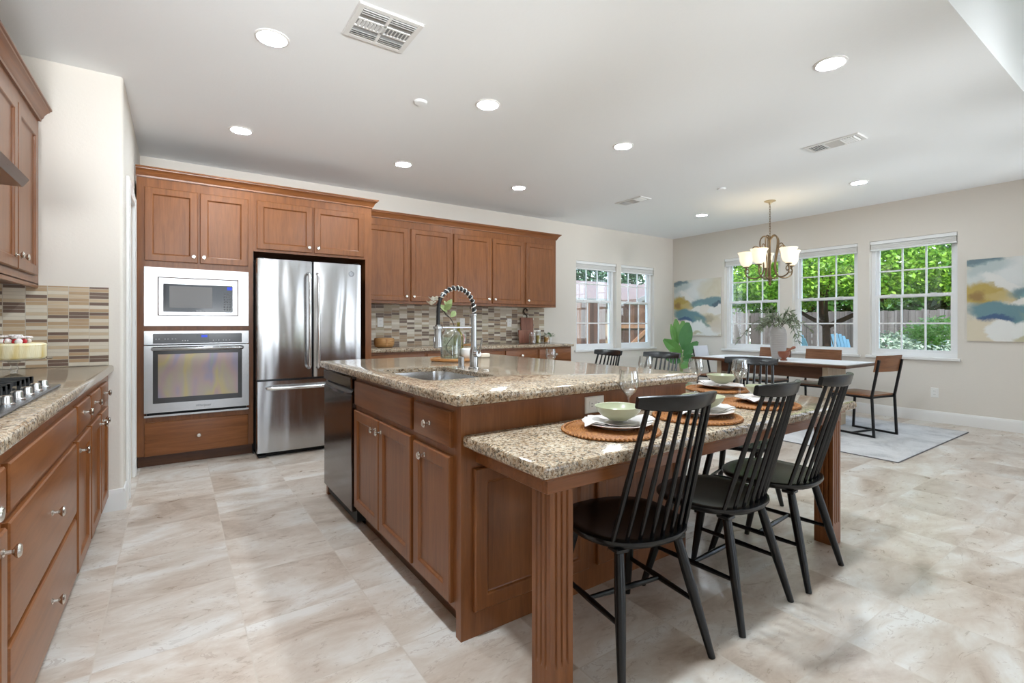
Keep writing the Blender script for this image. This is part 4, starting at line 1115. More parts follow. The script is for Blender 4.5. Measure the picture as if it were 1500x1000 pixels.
gl.location = (1.648, 1.477, TZ+.0005)
for x, y, l in ((2.565, 1.775, 'wine glass just past the island corner, the lower left one of the pair'), (2.69, 1.572, 'wine glass standing in front of the dining table, right of the corner bowl'), (2.50, 2.10, 'wine glass half hidden behind the island corner, under the plant leaves'), (2.60, 3.19, 'wine glass peeking above the far island edge before the nearest window')):
    dup(gl, (x, y, TZ+.0005), None, l)

# ================================================================== BACK COUNTER OBJECTS
CT = .9135
wb_ = thing('wooden_bowl', 'round wooden salad bowl on the back counter next to the refrigerator', 'bowl', (1.945, 5.36, CT))
bw = mat('carved_bowl_wood', (.40, .20, .07), .45); q = N(bw); q.color(q.ramp(q.noise(q.coord((3, 3, 30)), 2, 4, .6, .6), [(.3, (.26, .11, .03)), (.6, (.48, .26, .10)), (.8, (.60, .38, .18))]))
g = G(); g.lathe([(0, 0), (.075, 0), (.100, .012), (.112, .04), (.113, .075), (.108, .105), (.104, .107), (.100, .104), (.104, .075), (.10, .04), (0, .016)], seg=40); obj('bowl_shell', g, bw, wb_)
g = G(); g.bar((-.01, -.1135, .02), (-.01, -.1135, .10), .012, .004); obj('joint_strip', g, acacia, wb_)
tr = thing('serving_board', 'thin round wooden serving board behind the faucet on back counter', 'board', (2.985, 5.36, CT))
g = G(); g.lathe([(0, 0), (.128, 0), (.132, .005), (.132, .012), (.128, .016), (0, .016)], seg=40); obj('board_disc', g, acacia, tr)
pj = thing('glass_jar', 'clear glass jar of pink sweets on the round serving board', 'jar', (2.945, 5.35, CT+.0165))
g = G(); g.lathe([(0, 0), (.050, 0), (.054, .005), (.054, .125), (.046, .14), (.046, .155), (.043, .155), (.043, .141), (.050, .124), (.050, .006), (0, .005)], seg=28); obj('jar_shell', g, cup_m, pj)
pink = mat('pink_sweet', (.72, .25, .24), .5)
for k in range(38):
    a = rng.uniform(0, 2*PI); r = .037*math.sqrt(rng.uniform(0, 1)); g = G(); g.sphere((r*math.cos(a), r*math.sin(a), .018+.0026*k), .0115, 8, 6); obj('sweet', g, pink if k % 3 else wcer, pj)
# cutting boards
cb = thing('cutting_board', 'small cutting board with dark curled hook handle leaning on the tile', 'cutting board', (4.15, 5.61, CT))
g = G(); g.box(-.11, .11, -.010, .010, .0, .36, .006, 2); obj('board_body', g, redwood, cb, M=Matrix.Rotation(R(-4), 4, 'X'))
hk = mat('dark_iron_hook', (.05, .03, .02), .5, .5)
g = G(); hp = bez([(.005, .030, .352), (.012, .036, .39), (-.028, .040, .425), (-.038, .042, .46), (-.008, .045, .49), (.022, .044, .475), (.016, .042, .452)], 6); g.tube(hp, .009, 8); obj('hook_handle', g, hk, cb)
lb = thing('cutting_board', 'low reddish wooden board leaning behind the spice jars', 'cutting board', (4.06, 5.545, CT))
g = G(); g.box(-.105, .105, -.010, .010, 0, .185, .006, 2); obj('board_body', g, redwood, lb, M=Matrix.Rotation(R(-8), 4, 'X'))
def jar(name, label, x, y, r, h, fill, lid=None):
    t = thing(name, label, 'jar', (x, y, CT))
    g = G(); g.lathe([(0, 0), (r-.004, 0), (r, .004), (r, h*.82), (r*.82, h*.92), (r*.82, h), (r*.76, h), (r*.76, h*.92), (r*.93, h*.81), (r*.93, .006), (0, .005)], seg=24); obj('jar_shell', g, cup_m, t)
    g = G(); g.lathe([(0, .0055), (r*.92, .0065), (r*.92, h*.66), (0, h*.66)], seg=24); obj('contents', g, fill, t)
    if lid:
        g = G(); g.lathe([(0, h+.0005), (r*.86, h+.0005), (r*.86, h+.018), (0, h+.020)], seg=24); obj('lid', g, lid, t)
    return t
tea = mat('brown_tea', (.22, .09, .04), .6); oil = mat('olive_oil', (.42, .30, .03), .2); hon = mat('honey', (.50, .24, .04), .2)
jar('storage_jar', 'squat glass jar with dark brown contents, left of the olive oil bottle', 4.075, 5.40, .050, .155, tea)
jar('storage_jar', 'olive oil jar with a white lid between two brown jars', 4.205, 5.43, .036, .165, oil, plastic)
jar('storage_jar', 'honey coloured glass jar next to the little potted plant', 4.365, 5.44, .046, .125, hon)
pp = thing('potted_plant', 'tiny green bushy plant in a white pot at end of back counter', 'potted plant', (4.50, 5.56, CT))
g = G(); g.lathe([(0, 0), (.036, 0), (.046, .065), (.047, .07), (.042, .07), (.040, .062), (0, .060)], seg=24); obj('pot', g, wcer, pp)
tg = leaf_mat('small_leaf_green', (.03, .10, .02), (.10, .22, .06), scale=20)
g = G(); 
for k in range(150):
    a = rng.uniform(0, 2*PI); e = rng.uniform(.1, 1.4); d = Vector((math.cos(a)*math.cos(e)*1.3, math.sin(a)*math.cos(e), math.sin(e)*.55)); p = Vector((0, 0, .085))+d*rng.uniform(.02, .085)
    leaf_geo(g, p, d+Vector(rng.normal(0, .4, 3)), .028, .015, (0, 0, 1), .2, 2)
obj('foliage', g, tg, pp, ang=0)
g = G(); g.tube([(0, 0, .058), (.004, 0, .1)], .004, 6); obj('stem', g, stemm, pp)
# ================================================================== DINING CORNER
rugm = mat('grey_woven_rug', (.5, .5, .5), .95); q = N(rugm)
n = q.noise(q.coord(), 3.2, 8, .68, .6); n2 = q.noise(q.coord((8, 90, 1)), 4, 3, .6)
f = q.math('ADD', q.math('MULTIPLY', n, .7), q.math('MULTIPLY', n2, .3))
q.color(q.ramp(f, [(.34, (.36, .355, .36)), (.48, (.60, .585, .58)), (.62, (.72, .705, .70))])); q.bump(q.noise(q.coord(), 300, 2, .5), .4, .003)
RGH = .009
rg_ = thing('area_rug', 'pale grey distressed area rug under the dining table', 'rug', (6.06, 3.2, 0))
g = G(); g.box(5.035, 7.08, 1.535, 4.90, .0005, RGH, .003); obj('pile', g, rugm, rg_, True)
g = G(); g.box(5.028, 5.035, 1.53, 4.905, .0005, RGH-.001); g.box(7.08, 7.087, 1.53, 4.905, .0005, RGH-.001); g.box(5.035, 7.08, 1.528, 1.535, .0005, RGH-.001); g.box(5.035, 7.08, 4.90, 4.907, .0005, RGH-.001)
obj('bound_edge', g, mat('rug_edge', (.16, .15, .15), .9), rg_, True, ang=0)
# table
DX0, DX1, DY0, DY1, DZ = 5.79, 6.67, 2.21, 4.08, .735
dt = thing('dining_table', 'long wooden dining table with slab legs under the chandelier', 'table', (6.23, 3.15, RGH))
g = G(); g.box(DX0, DX1, DY0, DY1, DZ-.030, DZ, .004); obj('table_top', g, darkwood, dt, True)
for y in (2.50, 3.80):
    g = G(); g.box(6.0, 6.46, y-.03, y+.03, RGH, DZ-.031, .004); obj('slab_leg', g, beechwood, dt, True)
g = G(); g.box(6.01, 6.04, 2.531, 3.769, .555, DZ-.031, .003); g.box(6.42, 6.45, 2.531, 3.769, .555, DZ-.031, .003); obj('apron_board', g, darkwood, dt, True)
run = cloth_mat('white_runner_cloth', (.80, .79, .80), .8, 200, .3)
g = G(); g.box(DX0+.10, DX1-.02, DY0+.03, DY1-.03, DZ+.0005, DZ+.004, .001); single('table_runner', g, run, 'white cloth runner covering the dining table top', 'table runner', loc=(6.25, 3.15, DZ+.0005))
# vase with olive branches
VZ = DZ+.0045
va = thing('ceramic_vase', 'tall ribbed off-white vase in the middle of dining table', 'vase', (6.27, 3.15, VZ))
vm_ = mat('offwhite_ribbed_ceramic', (.40, .37, .345), .55); q = N(vm_); w_ = q.n('TexWave', wave_type='BANDS', bands_direction='Z'); q.t.links.new(q.coord(), w_.inputs['Vector']); w_.inputs['Scale'].default_value = 14; q.bump(w_.outputs['Fac'], .35, .006)
g = G(); g.lathe([(0, 0), (.066, 0), (.073, .008), (.088, .12), (.095, .24), (.093, .32), (.080, .37), (.064, .395), (.064, .405), (.056, .405), (.056, .39), (.073, .36), (.084, .30), (0, .05)], seg=40); obj('vase_body', g, vm_, va)
ol = thing('olive_branches', 'drooping grey-green olive branches standing in the ribbed vase', 'branches', (6.27, 3.15, VZ+.06))
olm = leaf_mat('olive_leaf', (.10, .14, .07), (.30, .34, .22), .5, .15, 12)
for k in range(15):
    a = 2*PI*k/15+rng.uniform(-.2, .2); out = rng.uniform(.16, .40); top = rng.uniform(.38, .56); droop = rng.uniform(.0, .18)
    if k % 5 == 0: out, droop = .46, .26
    d = Vector((math.cos(a), math.sin(a), 0))
    pts = bez([Vector((0, 0, .02)), d*.02+Vector((0, 0, .25)), d*.05+Vector((0, 0, .36)), d*out*.5+Vector((0, 0, top)), d*out+Vector((0, 0, top-droop))], 6)
    g = G(); g.tube(pts, .0028, 5); b_ = obj('stem', g, stemm, ol)
    g = G()
    for i in range(14, len(pts)):
        for s in range(3):
            t_ = (pts[i]-pts[i-1]).normalized(); r_ = Vector(rng.normal(0, 1, 3)); leaf_geo(g, pts[i], t_*.7+r_.normalized()*.8, rng.uniform(.05, .085), .014, rng.normal(0, 1, 3), .2, 3)
    obj('leaves', g, olm, b_, ang=0)
mo = thing('mortar', 'small reddish wooden mortar bowl on the dining table by the vase', 'mortar', (6.06, 2.98, VZ))
mw_ = mat('mortar_wood', (.26, .085, .045), .4)
g = G(); g.lathe([(0, 0), (.038, 0), (.040, .008), (.026, .020), (.028, .028), (.055, .05), (.066, .085), (.064, .108), (.058, .108), (.056, .085), (.0, .045)], seg=30); obj('mortar_bowl', g, mw_, mo)
pe = thing('pestle', 'reddish wooden pestle leaning out of the mortar', 'pestle', (6.06, 2.98, VZ+.055))
g = G(); g.tube([(-.01, .01, .012), (.02, -.02, .05), (.055, -.055, .085), (.075, -.075, .10), (.09, -.09, .105)], [.020, .013, .012, .018, .014], 14); obj('pestle_stick', g, mw_, pe)

# dining chairs: black sled frames, wooden seat and back board
def dining_chair(label, seatm, backm, x, y, rz):
    t = thing('dining_chair', label, 'chair', (x, y, RGH), rz, 'metal framed dining chairs')
    w, sh, b = .195, .425, .020
    for s in (-1, 1):
        g = G(); X = s*w
        g.bar((X, -.225, 0), (X, -.205, sh), b); g.bar((X, -.205, sh-.005), (X, -.275, .80), b); obj('rear_post', g, blackm, t, ang=0)
        g = G(); g.bar((X, .215, 0), (X, .195, sh-.012), b); obj('front_leg', g, blackm, t, ang=0)
        g = G(); g.bar((X, -.215, b/2), (X, .205, b/2), b); obj('sled_rail', g, blackm, t, ang=0)
        g = G(); g.bar((X, -.20, sh-.02), (X, .20, sh-.02), b); obj('seat_rail', g, blackm, t, ang=0)
    g = G(); g.bar((-w, .0, b/2), (w, .0, b/2), b*.9); obj('floor_bar', g, blackm, t, ang=0)
    for y_ in (-.19, .185):
        g = G(); g.bar((-w, y_, sh-.02), (w, y_, sh-.02), b*.9); obj('cross_bar', g, blackm, t, ang=0)
    g = G(); g.box(-w-.012, w+.012, -.192, .212, sh-.009, sh+.010, .005, 2); obj('seat', g, seatm, t)
    g = G(); rings = []
    for k in range(-6, 7):
        f = k/6; x_ = f*(w+.014); yy = .012+.020*(1-f*f)*-1
        rings.append([Vector((x_, -.252+yy-.0, .675)), Vector((x_, -.236+yy, .675)), Vector((x_, -.268+yy, .845)), Vector((x_, -.284+yy, .845))])
    g.rings(rings); obj('back_board', g, backm, t, ang=30)
    return t
glareb = mat('wood_back_painted_glare', (.72, .71, .76), .3)  # window glare on the wooden back painted as a white colour
dining_chair('wood and black metal dining chair at the near end of dining table', walnut, walnut, 6.135, 2.185, -11)
dining_chair('wood backed dining chair against the window, left of the two', walnut, walnut, 6.62, 3.50, 90)
dining_chair('wood backed dining chair against the window, right of the two', walnut, walnut, 6.62, 2.885, 90)
dining_chair('metal dining chair with painted white glare on back at far end of dining table', walnut, glareb, 6.60, 4.20, 188)

# big-leaf plant in the corner
bp = thing('floor_plant', 'large-leaved green plant in the room corner below the painting', 'plant', (6.85, 5.0, 0))
g = G(); g.lathe([(0, 0), (.13, 0), (.17, .28), (.175, .30), (.16, .30), (.155, .27), (0, .26)], seg=32); obj('pot', g, wcer, bp)
big = leaf_mat('broad_leaf_green', (.09, .25, .05), (.24, .46, .13), .32, .15, 3)
ribm = leaf_mat('broad_leaf_dark', (.045, .17, .045), (.11, .29, .09), .35, .1, 4)
rv = Vector((.823, -.569, 0)); fv = Vector((.857, .6236, 0)).normalized(); nvec = -fv*.95+Vector((0, 0, .25))
for bx_, bz_, tx_, tz_, w_, dep, k in ((.03, .76, .10, 1.21, .21, -.02, 1), (-.07, .84, -.10, 1.27, .135, .10, 0), (.0, .70, -.29, .93, .185, -.05, 0), (.03, .66, .26, .90, .15, -.06, 1), (.0, .66, -.19, .765, .13, -.12, 0), (-.11, .84, -.18, 1.18, .08, .05, 0), (.04, .86, .02, 1.24, .17, .14, 0), (.02, .60, .20, .66, .13, -.14, 1), (-.02, .58, -.24, .62, .13, -.10, 1), (0, .55, .1, .50, .14, -.2, 0)):
    p = rv*bx_+fv*dep+Vector((0, 0, bz_)); e = rv*tx_+fv*(dep*1.6)+Vector((0, 0, tz_))
    g = G(); g.tube([(0, 0, .24), (p.x*.4, p.y*.4, p.z*.7), p], [.010, .009, .007], 6); st = obj('stalk', g, grl, bp)
    g = G(); leaf_geo(g, p, e-p, (e-p).length, w_, nvec, .06, 12, .6); obj('leaf', g, ribm if k else big, st, ang=0)

# chandelier
CX, CY = 6.2, 3.22
brz = mat('antique_bronze', (.20, .135, .075), .38, .75)
cd = thing('chandelier', 'antique bronze five-arm chandelier with lit bell glass shades', 'chandelier', (CX, CY, CZ))
g = G(); g.lathe([(0, 0), (.066, 0), (.068, -.006), (.050, -.014), (.018, -.026), (.012, -.045), (0, -.046)], seg=32); obj('canopy', g, mat('pale_gold_canopy', (.50, .42, .28), .4, .5), cd)
g = G(); nl = 13; z0, z1 = -.045, -.445
for k in range(nl):
    zc = z0+(z1-z0)*(k+.5)/nl; a = PI/2*(k % 2); h = .021; ww = .0085
    pts = [Vector((math.cos(a)*ww*math.cos(p), math.sin(a)*ww*math.cos(p), zc+h*math.sin(p))) for p in [2*PI*i/12 for i in range(13)]]
    g.tube(pts, .0026, 5, False)
obj('chain', g, brz, cd)
g = G(); g.lathe([(0, -.440), (.008, -.445), (.020, -.46), (.026, -.475), (.016, -.49), (.011, -.50), (.011, -.66), (.016, -.68), (.012, -.70), (.010, -.74), (.017, -.76), (.013, -.80), (.013, -.95), (.024, -.965), (.030, -.985), (.022, -1.005), (.012, -1.02), (.010, -1.035), (.016, -1.05), (.008, -1.07), (0, -1.075)], seg=20); obj('centre_column', g, brz, cd)
sh_prof = [(.026, -.045), (.034, -.035), (.062, -.01), (.075, .03), (.079, .07), (.085, .11), (.102, .145), (.1005, .147), (.083, .112), (.077, .07), (.073, .03), (.060, -.007), (.03, -.032)]
for k in range(5):
    a = R(38+72*k); d = Vector((math.cos(a), math.sin(a), 0)); zv = Vector((0, 0, 1))
    P2 = lambda r, z: d*r+zv*z
    g = G()
    g.tube(bez([P2(.018, -.475), P2(.045, -.445), P2(.085, -.45), P2(.112, -.50), P2(.108, -.60), P2(.080, -.74), P2(.072, -.86), P2(.105, -.95), P2(.185, -.975), P2(.262, -.945), P2(.285, -.885), P2(.270, -.85)], 6), .0085, 8)
    g.tube(bez([P2(.27, -.85), P2(.248, -.855), P2(.240, -.885), P2(.255, -.905), P2(.27, -.895)], 6), .0065, 7)
    g.tube(bez([P2(.106, -.62), P2(.135, -.575), P2(.172, -.560), P2(.200, -.585), P2(.198, -.615), P2(.184, -.622)], 6), .0062, 7)
    g.tube(bez([P2(.018, -.98), P2(.06, -.985), P2(.11, -.955)], 5), .006, 7)
    arm = obj('arm', g, brz, cd)
    g = G(); c_ = P2(.275, -.825); g.lathe([(0, -.03), (.012, -.03), (.012, -.012), (.036, -.002), (.034, .006), (.012, .008), (0, .008)], c=c_, seg=18); obj('socket_cup', g, brz, arm)
    g = G(); g.lathe([(r, z+.046) for r, z in sh_prof], c=c_, seg=30); obj('glass_shade', g, shade_m, arm)
    g = G(); g.sphere(c_+Vector((0, 0, .075)), .022, 12, 8, (1, 1, 1.4)); obj('bulb', g, emit('bulb_glow', (1, .84, .60), 26) if k == 0 else bpy.data.materials['bulb_glow'], arm)

# ================================================================== PAINTINGS
def art_mat():
    m = mat('abstract_cloud_painting', (.7, .65, .55), .6); q = N(m)
    o = q.sep(q.coord())
    warp = q.noise(q.coord(), 4.5, 5, .6, .4, 'Color'); w = q.sep(warp)
    fine = q.noise(q.coord(), 9, 5, .65, .8, 'Color'); w2 = q.sep(fine)
    u = q.math('ADD', o[1], q.math('ADD', q.math('MULTIPLY', q.math('SUBTRACT', w[0], .5), .16), q.math('MULTIPLY', q.math('SUBTRACT', w2[0], .5), .07)))
    v = q.math('ADD', o[2], q.math('ADD', q.math('MULTIPLY', q.math('SUBTRACT', w[1], .5), .16), q.math('MULTIPLY', q.math('SUBTRACT', w2[1], .5), .07)))
    u = q.math('MULTIPLY', u, -1.0)          # u grows to the viewer's right
    base = q.ramp(w2[2], [(.3, (.56, .50, .38)), (.5, (.66, .60, .49)), (.7, (.72, .69, .62))])
    def blob(base, cu, cv, ru, rv, rot, col, soft=.35, amt=1.0):
        c_, s_ = math.cos(R(rot)), math.sin(R(rot))
        du = q.math('SUBTRACT', u, cu); dv = q.math('SUBTRACT', v, cv)
        a = q.math('DIVIDE', q.math('ADD', q.math('MULTIPLY', du, c_), q.math('MULTIPLY', dv, s_)), ru)
        b = q.math('DIVIDE', q.math('SUBTRACT', q.math('MULTIPLY', dv, c_), q.math('MULTIPLY', du, s_)), rv)
        d = q.math('ADD', q.math('MULTIPLY', a, a), q.math('MULTIPLY', b, b))
        x = q.n('MapRange', interpolation_type='SMOOTHSTEP'); q.t.links.new(d, x.inputs['Value'])
        x.inputs['From Min'].default_value = 1-soft; x.inputs['From Max'].default_value = 1+soft; x.inputs['To Min'].default_value = amt; x.inputs['To Max'].default_value = 0
        return q.mix(x.outputs['Result'], base, col)
    B = [(-.20, .25, .34, .24, 0, (.60, .64, .63), .6, .9), (.05, .38, .32, .14, 35, (.72, .73, .72), .6, .8), (-.36, .44, .20, .045, 4, (.10, .18, .22), .5, .9), (-.30, .36, .22, .07, 10, (.42, .50, .50), .7, .7),
         (.30, .32, .25, .18, 0, (.62, .57, .44), .7, .7), (-.36, .07, .22, .13, -8, (.46, .33, .07), .5, .95), (-.38, .05, .06, .06, 0, (.24, .13, .06), .9, .7), (-.14, .03, .18, .06, -4, (.55, .44, .20), .6, .8),
         (-.16, .17, .24, .05, -32, (.74, .73, .70), .5, .9),
         (.22, .08, .34, .085, 3, (.14, .25, .28), .45, .95), (.40, .04, .10, .04, 0, (.06, .09, .13), .6, .8), (.05, .01, .10, .07, 20, (.20, .34, .34), .6, .8),
         (.02, -.06, .10, .09, 0, (.76, .74, .69), .3, 1), (.17, -.06, .12, .10, 0, (.75, .69, .61), .3, 1), (.38, -.05, .16, .08, 10, (.76, .74, .70), .3, 1), (.26, -.20, .22, .09, -10, (.60, .53, .36), .6, .8), (.24, -.19, .09, .05, 0, (.34, .28, .20), .8, .6),
         (-.14, -.16, .34, .115, -12, (.12, .25, .29), .4, .95), (-.24, -.22, .14, .05, -5, (.05, .10, .22), .6, .9), (.14, -.28, .22, .05, -32, (.22, .32, .28), .5, .8),
         (-.38, -.36, .22, .14, 0, (.70, .62, .47), .4, .95), (-.17, -.36, .13, .11, 0, (.80, .80, .77), .3, 1), (.04, -.36, .15, .13, 0, (.80, .81, .78), .3, 1), (.28, -.42, .18, .09, 0, (.78, .78, .75), .4, 1), (.0, -.44, .10, .03, 0, (.45, .40, .18), .8, .7), (.40, -.32, .14, .12, 0, (.66, .58, .47), .5, .8)]
    col = base
    for b in B: col = blob(col, *b)
    q.color(col); q.bump(w2[0], .25, .004)
    return m
artm = art_mat()
edge_m = paint('canvas_edge', (.66, .62, .54), .8)
def picture(label, y0, y1, z0, z1):
    t = thing('canvas_painting', label, 'painting', (XR-.02, (y0+y1)/2, (z0+z1)/2), group='abstract canvases on the right wall')
    g = G(); g.box(.0, .019, -(y1-y0)/2, (y1-y0)/2, -(z1-z0)/2, (z1-z0)/2); obj('canvas_box', g, edge_m, t, ang=0)
    g = G(); g.box(-.0015, -.0001, -(y1-y0)/2, (y1-y0)/2, -(z1-z0)/2, (z1-z0)/2); obj('painted_face', g, artm, t, ang=0)
picture('abstract teal and ochre cloud painting near the room corner, above the plant', 4.712, 5.640, .982, 1.965)
picture('abstract cloud painting cut off by the right edge of the photo', .70, 1.636, .985, 1.915)
# ================================================================== THE YARD
GZ = -.25
lawn = mat('lawn', (.07, .14, .03), .9); q = N(lawn); q.color(q.ramp(q.noise(q.coord(), 4, 6, .7), [(.3, (.05, .10, .02)), (.7, (.13, .20, .06))]))
g = G(); g.box(XR+.2, 40, -12, 40, GZ-.2, GZ); g.box(-8, XR+.2, YB+.2, 40, GZ-.2, GZ); o = struct('ground', g, lawn, ang=0)
def board_mat(name, c0, c1, c2, w, axis):
    m = mat(name, c1, .85); q = N(m); o = q.sep(q.coord())
    ci = q.math('FLOOR', q.math('DIVIDE', o[axis], w)); wn_ = q.n('TexWhiteNoise', noise_dimensions='1D'); q.t.links.new(ci, wn_.inputs['W'])
    n = q.noise(q.coord((6, 6, .6)), 3, 5, .65)
    f = q.math('ADD', q.math('MULTIPLY', wn_.outputs['Value'], .55), q.math('MULTIPLY', n, .5))
    q.color(q.ramp(f, [(.25, c0), (.55, c1), (.85, c2)])); return m
fgrey = board_mat('weathered_fence_boards', (.065, .052, .048), (.125, .10, .092), (.20, .17, .165), .145, 1)
fgreyx = board_mat('weathered_fence_boards_x', (.10, .085, .08), (.19, .16, .15), (.28, .25, .24), .145, 0)
fbrown = board_mat('brown_fence_boards', (.045, .020, .013), (.115, .052, .032), (.19, .095, .058), .145, 0)
def fence(label, axis, pos, a0, a1, z1, m, step=.145, lean=0, rails=True):
    t = thing('wooden_fence', label, 'fence', ((a0+a1)/2, pos, GZ) if axis == 'x' else (pos, (a0+a1)/2, GZ))
    g = G(); n = int((a1-a0)/step)
    for k in range(n):
        a = a0+k*step; j = rng.uniform(-.012, .012); d = rng.uniform(-.006, .006)
        if axis == 'x': g.box(a+.004, a+step-.004, pos+d, pos+.018+d, GZ, z1+j)
        else: g.box(pos+d, pos+.018+d, a+.004, a+step-.004, GZ, z1+j)
    obj('boards', g, m, t, True, ang=0)
    for z in (GZ+.35, (GZ+z1)/2+.1, z1-.2):
        g = G()
        if axis == 'x': g.box(a0, a1, pos+.030, pos+.068, z-.045, z+.045)
        else: g.box(pos+.030, pos+.068, a0, a1, z-.045, z+.045)
        obj('rail', g, m, t, True, ang=0)
    k = 0; a = a0
    while a <= a1:
        g = G()
        if axis == 'x': g.box(a, a+.09, pos+.07, pos+.16, GZ, z1+.03)
        else: g.box(pos+.07, pos+.16, a, a+.09, GZ, z1+.03)
        obj('post', g, m, t, True, ang=0); a += 2.4
    return t
fence('long grey weathered board fence beyond the tree at the yard end', 'y', 15.6, -3, 8.78, 1.55, fgrey)
fence('shaded board fence seen through the window by the left painting', 'x', 8.8, 10.72, 15.77, 1.72, fgreyx)
fence('brown board fence outside the left back wall window', 'x', 8.8, 2.0, 9.05, 1.72, fbrown)
brace_m = paint('gate_brace_wood', (.27, .135, .075), .85)
gt = thing('garden_gate', 'brown board gate with a diagonal brace outside the back wall window', 'gate', (9.88, 8.8, GZ))
g = G()
for k in range(11): a = 9.09+k*.145; g.box(a+.004, a+.141, 8.80+rng.uniform(-.004, .004), 8.818, GZ+.05, 1.70+rng.uniform(-.01, .01))
obj('boards', g, fbrown, gt, True, ang=0)
g = G(); g.box(9.09, 10.68, 8.762, 8.798, 1.08, 1.17); g.box(9.09, 10.68, 8.762, 8.798, .10, .19); obj('rail', g, brace_m, gt, True, ang=0)
g = G(); g.bar((9.15, 8.78, .18), (10.62, 8.78, 1.10), .034, .10); obj('diagonal_brace', g, brace_m, gt, True, ang=0)
g = G(); g.box(9.13, 9.25, 8.745, 8.762, 1.22, 1.32, .004); obj('latch', g, mat('blue_grey_latch', (.20, .30, .42), .5), gt, True)

# neighbour's house behind the back fence
roofm = mat('pinkish_roof_tiles', (.45, .30, .26), .85); q = N(roofm)
bt = q.n('TexBrick'); q.t.links.new(q.coord((1, 1, 1)), bt.inputs['Vector']); bt.inputs['Scale'].default_value = 4; bt.inputs['Color1'].default_value = (.19, .12, .10, 1); bt.inputs['Color2'].default_value = (.15, .095, .08, 1); bt.inputs['Mortar'].default_value = (.11, .07, .06, 1); q.color(bt.outputs['Color'])
stucco = paint('tan_stucco', (.33, .23, .15), .9); eavem = paint('grey_eave', (.22, .21, .20), .7)
nh = thing('neighbour_house', 'neighbouring house with pinkish tiled roof beyond the back fence', 'house', (13, 15, GZ))
g = G(); g.box(5, 22, 13.5, 19, GZ, 2.12); obj('wall', g, stucco, nh, True, ang=0)
g = G(); g.rings([[Vector((x, 13.0, 2.13)), Vector((x, 16.2, 3.15)), Vector((x, 19.4, 2.13)), Vector((x, 19.4, 2.05)), Vector((x, 16.2, 3.05)), Vector((x, 13.0, 2.05))] for x in (4.6, 22.4)]); obj('roof', g, roofm, nh, True, ang=0)
g = G(); g.box(4.6, 13.7, 12.96, 13.0, 1.98, 2.14); obj('gutter', g, eavem, nh, True, ang=0)
g = G(); g.rings([[Vector((14.1, y, 2.13)), Vector((17.6, y, 3.32)), Vector((21.1, y, 2.13)), Vector((21.1, y, 2.02)), Vector((17.6, y, 3.20)), Vector((14.1, y, 2.02))] for y in (12.2, 13.9)]); obj('gable_roof', g, roofm, nh, True, ang=0)
g = G(); g.rings([[Vector((14.5, y, GZ)), Vector((14.5, y, 2.15)), Vector((17.6, y, 3.17)), Vector((20.7, y, 2.15)), Vector((20.7, y, GZ))] for y in (12.5, 13.6)]); obj('gable_wall', g, stucco, nh, True, ang=0)
g = G(); g.bar((14.05, 12.17, 2.05), (17.6, 12.17, 3.26), .04, .15); g.bar((17.6, 12.17, 3.26), (21.1, 12.17, 2.05), .04, .15); obj('rake_board', g, eavem, nh, True, ang=0)

# trees and shrubs: thousands of small leaves around branches
def leaf_cloud(centres, n, size, flat=.6, seed=1, asp=.55):
    r_ = np.random.default_rng(seed); C = np.array([c[:3] for c in centres]); Rr = np.array([c[3:6] for c in centres]); wts = Rr.prod(1)**.7; wts /= wts.sum()
    ids = r_.choice(len(C), n, p=wts); d = r_.normal(0, 1, (n, 3)); d /= np.linalg.norm(d, axis=1, keepdims=True)
    rad = r_.uniform(.25, 1, (n, 1))**.45
    p = C[ids]+d*Rr[ids]*rad
    ax = r_.normal(0, 1, (n, 3)); ax[:, 2] = ax[:, 2]*.6-.3; ax /= np.linalg.norm(ax, axis=1, keepdims=True)
    nn = r_.normal(0, 1, (n, 3))*.7+np.array([0, 0, 1.0]); s = np.cross(ax, nn); s /= np.linalg.norm(s, axis=1, keepdims=True)+1e-9
    up = np.cross(s, ax); L = size*r_.uniform(.7, 1.3, (n, 1)); Wd = L*asp
    V = np.stack([p, p+ax*L*.5+s*Wd*.5+up*L*.06, p+ax*L-up*L*.12, p+ax*L*.5-s*Wd*.5+up*L*.06], 1).reshape(-1, 3)
    F = np.arange(n*4).reshape(-1, 4); return V, F
def tree(name, label, cat, base, trunk, centres, n, size, lm, bark, seed=1, group=None, asp=.55):
    t = thing(name, label, cat, base, 0, group)
    if trunk:
        g = G()
        for pts, r0, r1 in trunk:
            pp_ = bez(pts, 4); g.tube(pp_, [r0+(r1-r0)*i/(len(pp_)-1) for i in range(len(pp_))], 10)
        obj('trunk', g, bark, t)
    V, F = leaf_cloud(centres, n, size, seed=seed, asp=asp); raw('foliage', V, F, lm, t)
    return t
bark = mat('dark_bark', (.055, .032, .024), .9)
lime = leaf_mat('sunny_leaf', (.07, .20, .014), (.38, .60, .07), .45, .4, 1.2)
deep = leaf_mat('deep_leaf', (.022, .075, .014), (.09, .22, .04), .5, .25, 1.0)
grayg = leaf_mat('silver_shrub_leaf', (.20, .27, .20), (.46, .54, .45), .6, .15, 3)
conif = leaf_mat('conifer_leaf', (.02, .06, .03), (.07, .15, .07), .6, .15, 1.5)
tb = (11.5, 4.76, GZ)
